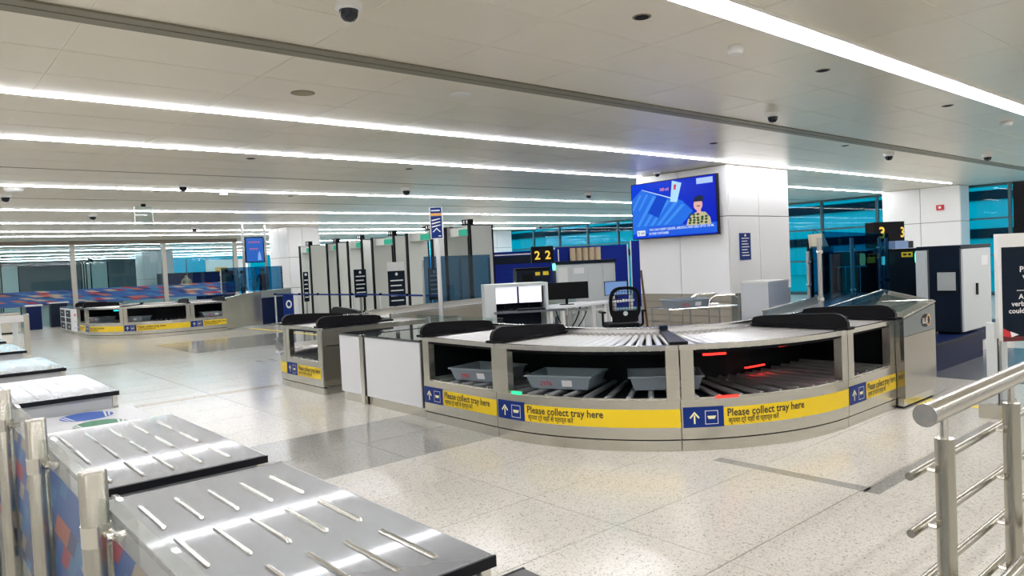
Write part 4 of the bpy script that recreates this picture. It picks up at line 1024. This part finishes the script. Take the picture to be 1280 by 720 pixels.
# things beyond
for n, (x, y) in enumerate(((6.0, 32.6), (6.2, 34.2), (6.4, 35.9))):
    gate(x, y, .9, ('nearest', 'middle', 'farthest')[n]+' metal detector gate behind the glass partition, left of centre', 'gates beyond the partition')
for n, (x, y) in enumerate(((3.4, 36.0), (3.2, 38.0))):
    gate(x, y, .9, ('nearer', 'farther')[n]+' metal detector gate at far left beyond the partition', 'gates beyond the partition')
t = thing('far_bench', 'long low pale machine casing beyond the partition under the mosaic band', 'machine', (8, 32, 0)); B(7.2, 9.9, 32.4, 33.0, .1, .85).build('body', whitep, t); B(7.2, 9.9, 32.35, 33.05, 0, .1).build('plinth', navy, t); B(7.5, 9.4, 32.4, 32.9, .86, .9).build('top', steeld, t)
t = thing('far_machine', 'dark blue scanner block beyond the partition before the teal glass', 'machine', (11, 40, 0)); B(10.6, 14.5, 40, 41, 0, 1.7).build('body', navy, t); B(10.6, 14.5, 39.95, 41.05, 1.7, 1.76).build('top', navyd, t)
t = thing('far_board', 'large white lit notice board in front of the far teal glass', 'board', (18, 50, 0)); B(16.0, 18.6, 50, 50.1, 1.3, 2.6).build('board', whitep, t); B(16.6, 17.4, 49.98, 50, 1.6, 2.1).build('picture', orange, t); B(17.2, 17.3, 50, 50.1, 0, 1.3).build('stand', steeld, t)
t = thing('far_counter_unit', 'grey and white service unit at far left below the mosaic band', 'machine', (2.6, 29, 0))
B(1.0, 3.0, 27.2, 28.1, .05, .62).build('body', steel, t); B(1.0, 3.0, 27.15, 28.15, .62, .66).build('top', steelp, t); B(1.05, 2.95, 27.25, 28.05, 0, .05).build('plinth', blackm, t)
t = thing('navy_bin', 'navy upright bin with pale frame beside the far cabinets', 'bin', (3.6, 28.7, 0)); B(3.35, 3.75, 28.6, 29.0, 0, .78).build('body', navy, t); B(3.3, 3.8, 28.58, 29.02, .78, .83).build('lid', alu, t)
t = thing('navy_bin', 'second navy upright bin at the far left by the partition', 'bin', (4.2, 29.2, 0)); B(4.1, 4.6, 29.2, 29.6, 0, .82).build('body', navyd, t); B(4.05, 4.65, 29.18, 29.62, .82, .86).build('lid', alu, t)

# people far behind the glass
def person(x, y, rz, h, shirt, trous, lab, arm=0.):
    t = thing('person', lab, 'person', (x, y, 0), rz, 'people beyond the glass', local=True)
    k = h/1.72
    J = {'pel': (0, 0, .95, .13), 'sp': (0, .0, 1.15, .12), 'ch': (0, 0, 1.35, .14), 'nk': (0, 0, 1.50, .055), 'hd': (0, .01, 1.58, .075), 'tp': (0, 0, 1.68, .07)}
    E_ = [('pel', 'sp'), ('sp', 'ch'), ('ch', 'nk'), ('nk', 'hd'), ('hd', 'tp')]
    for s, n in ((-1, 'l'), (1, 'r')):
        J[n+'sh'] = (s*.19, 0, 1.42, .055); J[n+'el'] = (s*.25, .02, 1.14, .042); J[n+'wr'] = (s*.24, -.08-arm, .90+arm, .03); J[n+'ha'] = (s*.235, -.11-arm, .82+arm*1.1, .035)
        J[n+'hp'] = (s*.10, 0, .90, .09); J[n+'kn'] = (s*.11, -.02, .49, .06); J[n+'an'] = (s*.11, .02, .08, .042); J[n+'ft'] = (s*.12, -.14, .035, .035)
        E_ += [('ch', n+'sh'), (n+'sh', n+'el'), (n+'el', n+'wr'), (n+'wr', n+'ha'), ('pel', n+'hp'), (n+'hp', n+'kn'), (n+'kn', n+'an'), (n+'an', n+'ft')]
    ks = list(J); me = bpy.data.meshes.new('body'); me.from_pydata([tuple(c*k for c in J[q][:3]) for q in ks], [(ks.index(a), ks.index(b)) for a, b in E_], [])
    o = bpy.data.objects.new('body', me); COL.objects.link(o); md = o.modifiers.new('skin', 'SKIN')
    sv = me.skin_vertices[0].data
    for i, q in enumerate(ks): sv[i].radius = (J[q][3]*k,)*2; sv[i].use_root = q == 'pel'
    o.modifiers.new('sub', 'SUBSURF').levels = 1; o.modifiers['sub'].render_levels = 1
    dg = bpy.context.evaluated_depsgraph_get(); m2 = bpy.data.meshes.new_from_object(o.evaluated_get(dg)); o.modifiers.clear(); o.data = m2
    m2.materials.clear()
    for mm in (skin, shirt, trous, hair): m2.materials.append(mm)
    for p in m2.polygons:
        c = p.center/k; p.use_smooth = True
        if c.z < .07: p.material_index = 3
        elif c.z < .97 and abs(c.x) < .2 and c.y > -.3: p.material_index = 2
        elif c.z < 1.49 and not (c.z < 1.15 and abs(c.x) > .2): p.material_index = 1
        else: p.material_index = 0
    o.parent = t
    MB().lathe([(.02, .10), (.07, .09), (.094, .05), (.097, 0.0), (.08, -.02)], (0, .015*k, 1.64*k), 14).build('hair', hair, t, True)
    MB().tube((0, -.085*k, 1.58*k), (0, -.10*k, 1.575*k), .012, 6).build('nose', skin, t)
    return t
cA = mat('khaki_shirt', (.30, .24, .16), .8); cB = mat('white_shirt', (.6, .6, .6), .8); cC = mat('navy_trousers', (.02, .025, .05), .8); cD = mat('maroon_shirt', (.2, .05, .06), .8)
person(10.0, 34.0, .3, 1.70, cA, cC, 'person in khaki shirt behind the mosaic glass, leftmost of the group'); person(11.3, 32.6, -.8, 1.76, cA, cC, 'person in khaki shirt standing second from left beyond the glass', .1)
person(12.0, 32.6, .9, 1.68, cB, cC, 'person in pale shirt behind the tinted screens'); person(12.6, 31.8, -.3, 1.74, cD, cC, 'person in dark red shirt, rightmost of the group')

# ------------------------------------------------------------------ tables at left foreground
def ttable(y0, y1, lab, x0=.50, x1=1.135, zt=.75):
    t = thing('steel_topped_table', lab, 'table', (x0, y0, 0), group='steel topped tables in a row')
    top = B(x0, x1, y0, y1, zt-.022, zt).build('tabletop', tabletop, t, bevel=.004)
    B(x0-.004, x1+.004, y0-.008, y0, zt-.03, zt-.001).build('edge_trim', rubber, t); B(x0-.004, x1+.004, y1, y1+.008, zt-.03, zt-.001).build('edge_trim', rubber, t)
    B(x1, x1+.006, y0, y1, zt-.028, zt-.003).build('edge_trim', steeld, t)
    B(x0+.03, x1-.04, y0+.02, y1-.02, .06, zt-.022).build('body_panel', greyend, t)
    for xx in (x0+.005, x1-.035):
        for yy_ in (y0+.006, y1-.036): B(xx, xx+.03, yy_, yy_+.03, 0, zt-.022).build('leg', steelp, t)
    n = 3; f = None; off = OFF[t.name]
    L = .29*(y1-y0)/1.35
    for j in range(3):
        for i in range(5):
            yy_ = y0+(y1-y0)*(.065+.295*j); xx = .578+i*.1105
            if f is None:
                mb = MB(); ns = 6
                pr = [(-.009, 0), (-.006, .005), (0, .007), (.006, .005), (.009, 0)]
                vs = [(a*(1 if 0 < b < 1 else .4), b*L, c*(1 if 0 < b < 1 else .1)) for b in (0, .03, .97, 1) for a, c in pr]
                mb.add(vs, [(k_*5+i_, k_*5+i_+1, (k_+1)*5+i_+1, (k_+1)*5+i_) for k_ in range(3) for i_ in range(4)])
                f = o = mb.build('raised_rib', steelp, t); f.data.transform(Matrix.Translation(Vector(off)))
            else: o = share(f, t, name='raised_rib')
            o.location = (xx-off[0], yy_-off[1], zt-off[2]+.0003)
    return t
ttable(-.15, 1.33, 'steel topped table nearest the camera, only its corner in the picture')
ttable(1.45, 2.79, 'large steel topped table in the near left foreground')
ttable(2.94, 4.28, 'second steel topped table behind the nearest visible one')
ttable(5.52, 6.80, 'steel topped table behind the two round floor stickers bench')
ttable(7.49, 8.88, 'fourth steel topped table back along the left side')
ttable(9.97, 11.3, 'small looking steel topped table far back at the left edge')
ttable(11.95, 13.2, 'farthest steel topped table at the left edge')
t = thing('low_bench', 'low white bench with blue and green round stickers between two steel tables', 'bench', (.5, 4.33, 0))
B(.5, 1.2, 4.33, 5.48, .60, .64).build('bench_top', white, t); B(.54, 1.15, 4.4, 5.42, 0, .60).build('body', greyend, t)
def sticker(cx, cy_, rx, ry, m, lab):
    t = thing('round_sticker', lab, 'sticker', (cx, cy_, .641), 0, local=True)
    flat([[(rx*math.cos(a*PI/14), ry*math.sin(a*PI/14)) for a in range(28)]], lambda u, v: (u, v, .0005), m, t, 'disc')
    flat([[(s*.55*rx, -.78*ry), (s*.62*rx, -.74*ry), (s*.82*rx, .5*ry), (s*.74*rx, .6*ry)] for s in (-1, 1)]+[[(s*.70*rx, -.66*ry), (s*.76*rx, -.60*ry), (s*.94*rx, .28*ry), (s*.88*rx, .4*ry)] for s in (-1, 1)], lambda u, v: (u, v, .001), wprint, t, 'white_stripe')
sticker(.90, 5.30, .15, .16, mat('sticker_blue', (.01, .10, .50), .4), 'round blue sticker with white stripes on the low white bench')
sticker(.905, 4.92, .145, .17, mat('sticker_green', (.0, .20, .08), .4), 'round green sticker with white stripes on the low white bench')

# slatted barrier far left
t = thing('slatted_barrier', 'pale slatted barrier with steel end posts at the far left', 'barrier', (.8, 18.6, 0))
B(-.6, 2.1, 18.55, 18.7, .72, .86).build('top_rail', alu, t)
for i in range(9): B(-.5+i*.3, -.40+i*.3, 18.6, 18.66, .08, .72).build('slat', greyp, t)
B(2.1, 2.2, 18.55, 18.7, 0, .88).build('end_post', steel, t); B(-.6, 2.1, 18.58, 18.68, .0, .08).build('bottom_rail', steel, t)

# glass barrier in the left foreground
ys = [.95, 1.75, 2.56, 3.41, 4.3, 5.2]
t = thing('glass_barrier', 'waist high glass barrier with round steel posts and faded mosaic film at left', 'barrier', (.3, 1.75, 0))
for y_ in ys:
    p = MB().lathe([(.028, 0), (.028, 1.095), (.025, 1.10), (.001, 1.10)], (.30, y_, 0), 24).build('post', steel_pipe, t, True)
    if y_ > .96:
        MB().lathe([(.0295, .94), (.0295, .985)], (.30, y_, 0), 20).build('clamp_band', steelp, p, True)
        MB().tube((.31, y_-.05, .963), (.345, y_-.05, .963), .009, 8).build('clamp_bolt', steelp, p); MB().tube((.325, y_-.075, .963), (.325, y_-.01, .963), .008, 8).build('clamp_arm', steelp, p)
for a, b in zip(ys, ys[1:]):
    g0, g1 = a+.05, b-.02
    poly = [(g0, .08), (g1, .08), (g1, 1.025)]+[(g1-.025+.025*math.cos(q*PI/8), 1.025+.025*math.sin(q*PI/8)) for q in range(1, 5)]+[(g0, 1.05)]
    MB().prism(poly, lambda u, v: (.326, u, v), lambda u, v: (.336, u, v)).build('glass_pane', bar_g, t)
    B(.3235, .325, g0+.01, g1-.01, .45, .955).build('mosaic_film', mos_near, t)

# ------------------------------------------------------------------ pipe railing right foreground
t = thing('pipe_railing', 'stainless steel pipe railing in the right foreground', 'railing', (1.95, .65, 0))
MB().tube((1.80, .65, 1.10), (5.2, .65, 1.10), .0265, 24).build('handrail', steel_pipe, t, True)
MB().tube((1.797, .65, 1.10), (1.80, .65, 1.10), .0272, 24).build('end_cap', steelp, t)
for x_ in (1.915, 2.44, 3.3, 4.2):
    p = MB().lathe([(.022, 0), (.022, 1.025), (.001, 1.026)], (x_, .65, 0), 20).build('post', steel_pipe, t, True)
    MB().tube((x_, .65, 1.025), (x_, .65, 1.08), .009, 10).build('pin', steelp, p)
    for z_ in (.94, .80, .665, .53): MB().tube((x_, .65, z_), (x_, .70, z_), .007, 8).build('bracket', steelp, p)
for z_ in (.94, .80, .665, .53): MB().tube((1.83, .70, z_), (5.2, .70, z_), .0105, 12).build('rod', steel_pipe, t, True)
t = thing('pipe_railing', 'lower steel rail crossing the bottom right corner', 'railing', (2.0, .4, 0))
MB().tube((1.4, .56, .66), (4.2, .56, .66), .017, 14).build('rail', steel_pipe, t, True); MB().tube((3.0, .56, 0), (3.0, .56, .66), .017, 12).build('post', steel_pipe, t, True)

# information board at right edge
t = thing('information_board', 'white framed navy information board with white text at the right edge', 'board', (7.25, 1.9, .55))
bx0, by0, bx1, by1 = 7.15, 1.98, 7.75, 1.40
dd = Vector((bx1-bx0, by1-by0, 0)); LB = dd.length; dd.normalize(); nn = Vector((-dd.y, dd.x, 0))
def bf(o): return lambda u, v: tuple(Vector((bx0, by0, 0))+dd*u-nn*o+Vector((0, 0, v)))
fr = MB().prism(R(0, LB, .63, 1.545), bf(0), bf(-.05)).build('frame', whitep, t)
flat([R(.03, LB-.03, .66, 1.43)], bf(.001), navyd, fr, 'face'); flat([R(.03, LB-.03, .625, .665)], bf(.0015), mat('dark_red', (.12, .01, .015), .5), fr, 'base_stripe')
for tx, u, v, s in (('Please', .175, 1.215, .068), ('w', .20, 1.155, .068), ('A', .165, .985, .06), ('verb', .105, .925, .06), ('could', .08, .865, .06)): text(tx, s, u, v, bf(.002), wprint, fr)
flat([R(.15, LB-.1, 1.055, 1.06), R(.30, .6, 1.33, 1.335)], bf(.002), wprint, fr, 'rule')
flat([[(.03, .67), (.10, .66), (.10, .70), (.03, .74)]], bf(.0022), redp, fr, 'red_mark'); flat([[(.10, .66), (.16, .68), (.09, .71)]], bf(.0024), wprint, fr, 'white_mark')
for u in (.02, LB-.06): MB().prism(R(u, u+.05, .0, .63), bf(-.01), bf(-.04)).build('leg', greyp, t)
t = thing('barrier_stand', 'pale grey upright flap post with square base in front of the information board', 'post', (7.05, 1.98, 0))
B(6.98, 7.05, 1.97, 2.03, .12, .80).build('upright', greyp, t); B(7.055, 7.09, 1.97, 2.03, .12, .66).build('core', blackm, t); B(6.92, 7.3, 1.90, 2.08, 0, .12).build('base', steel, t)
# tall black screen edge above it
t = thing('tall_display', 'tall black display edge at the far right above the information board', 'display', (10.9, 2.6, 0))
B(10.62, 10.80, 2.0, 2.76, 1.40, 2.2).build('casing', black, t); B(10.66, 10.72, 2.3, 2.4, 0, 1.40).build('stand', black, t); B(10.55, 10.85, 2.2, 2.5, 0, .02).build('foot', black, t)
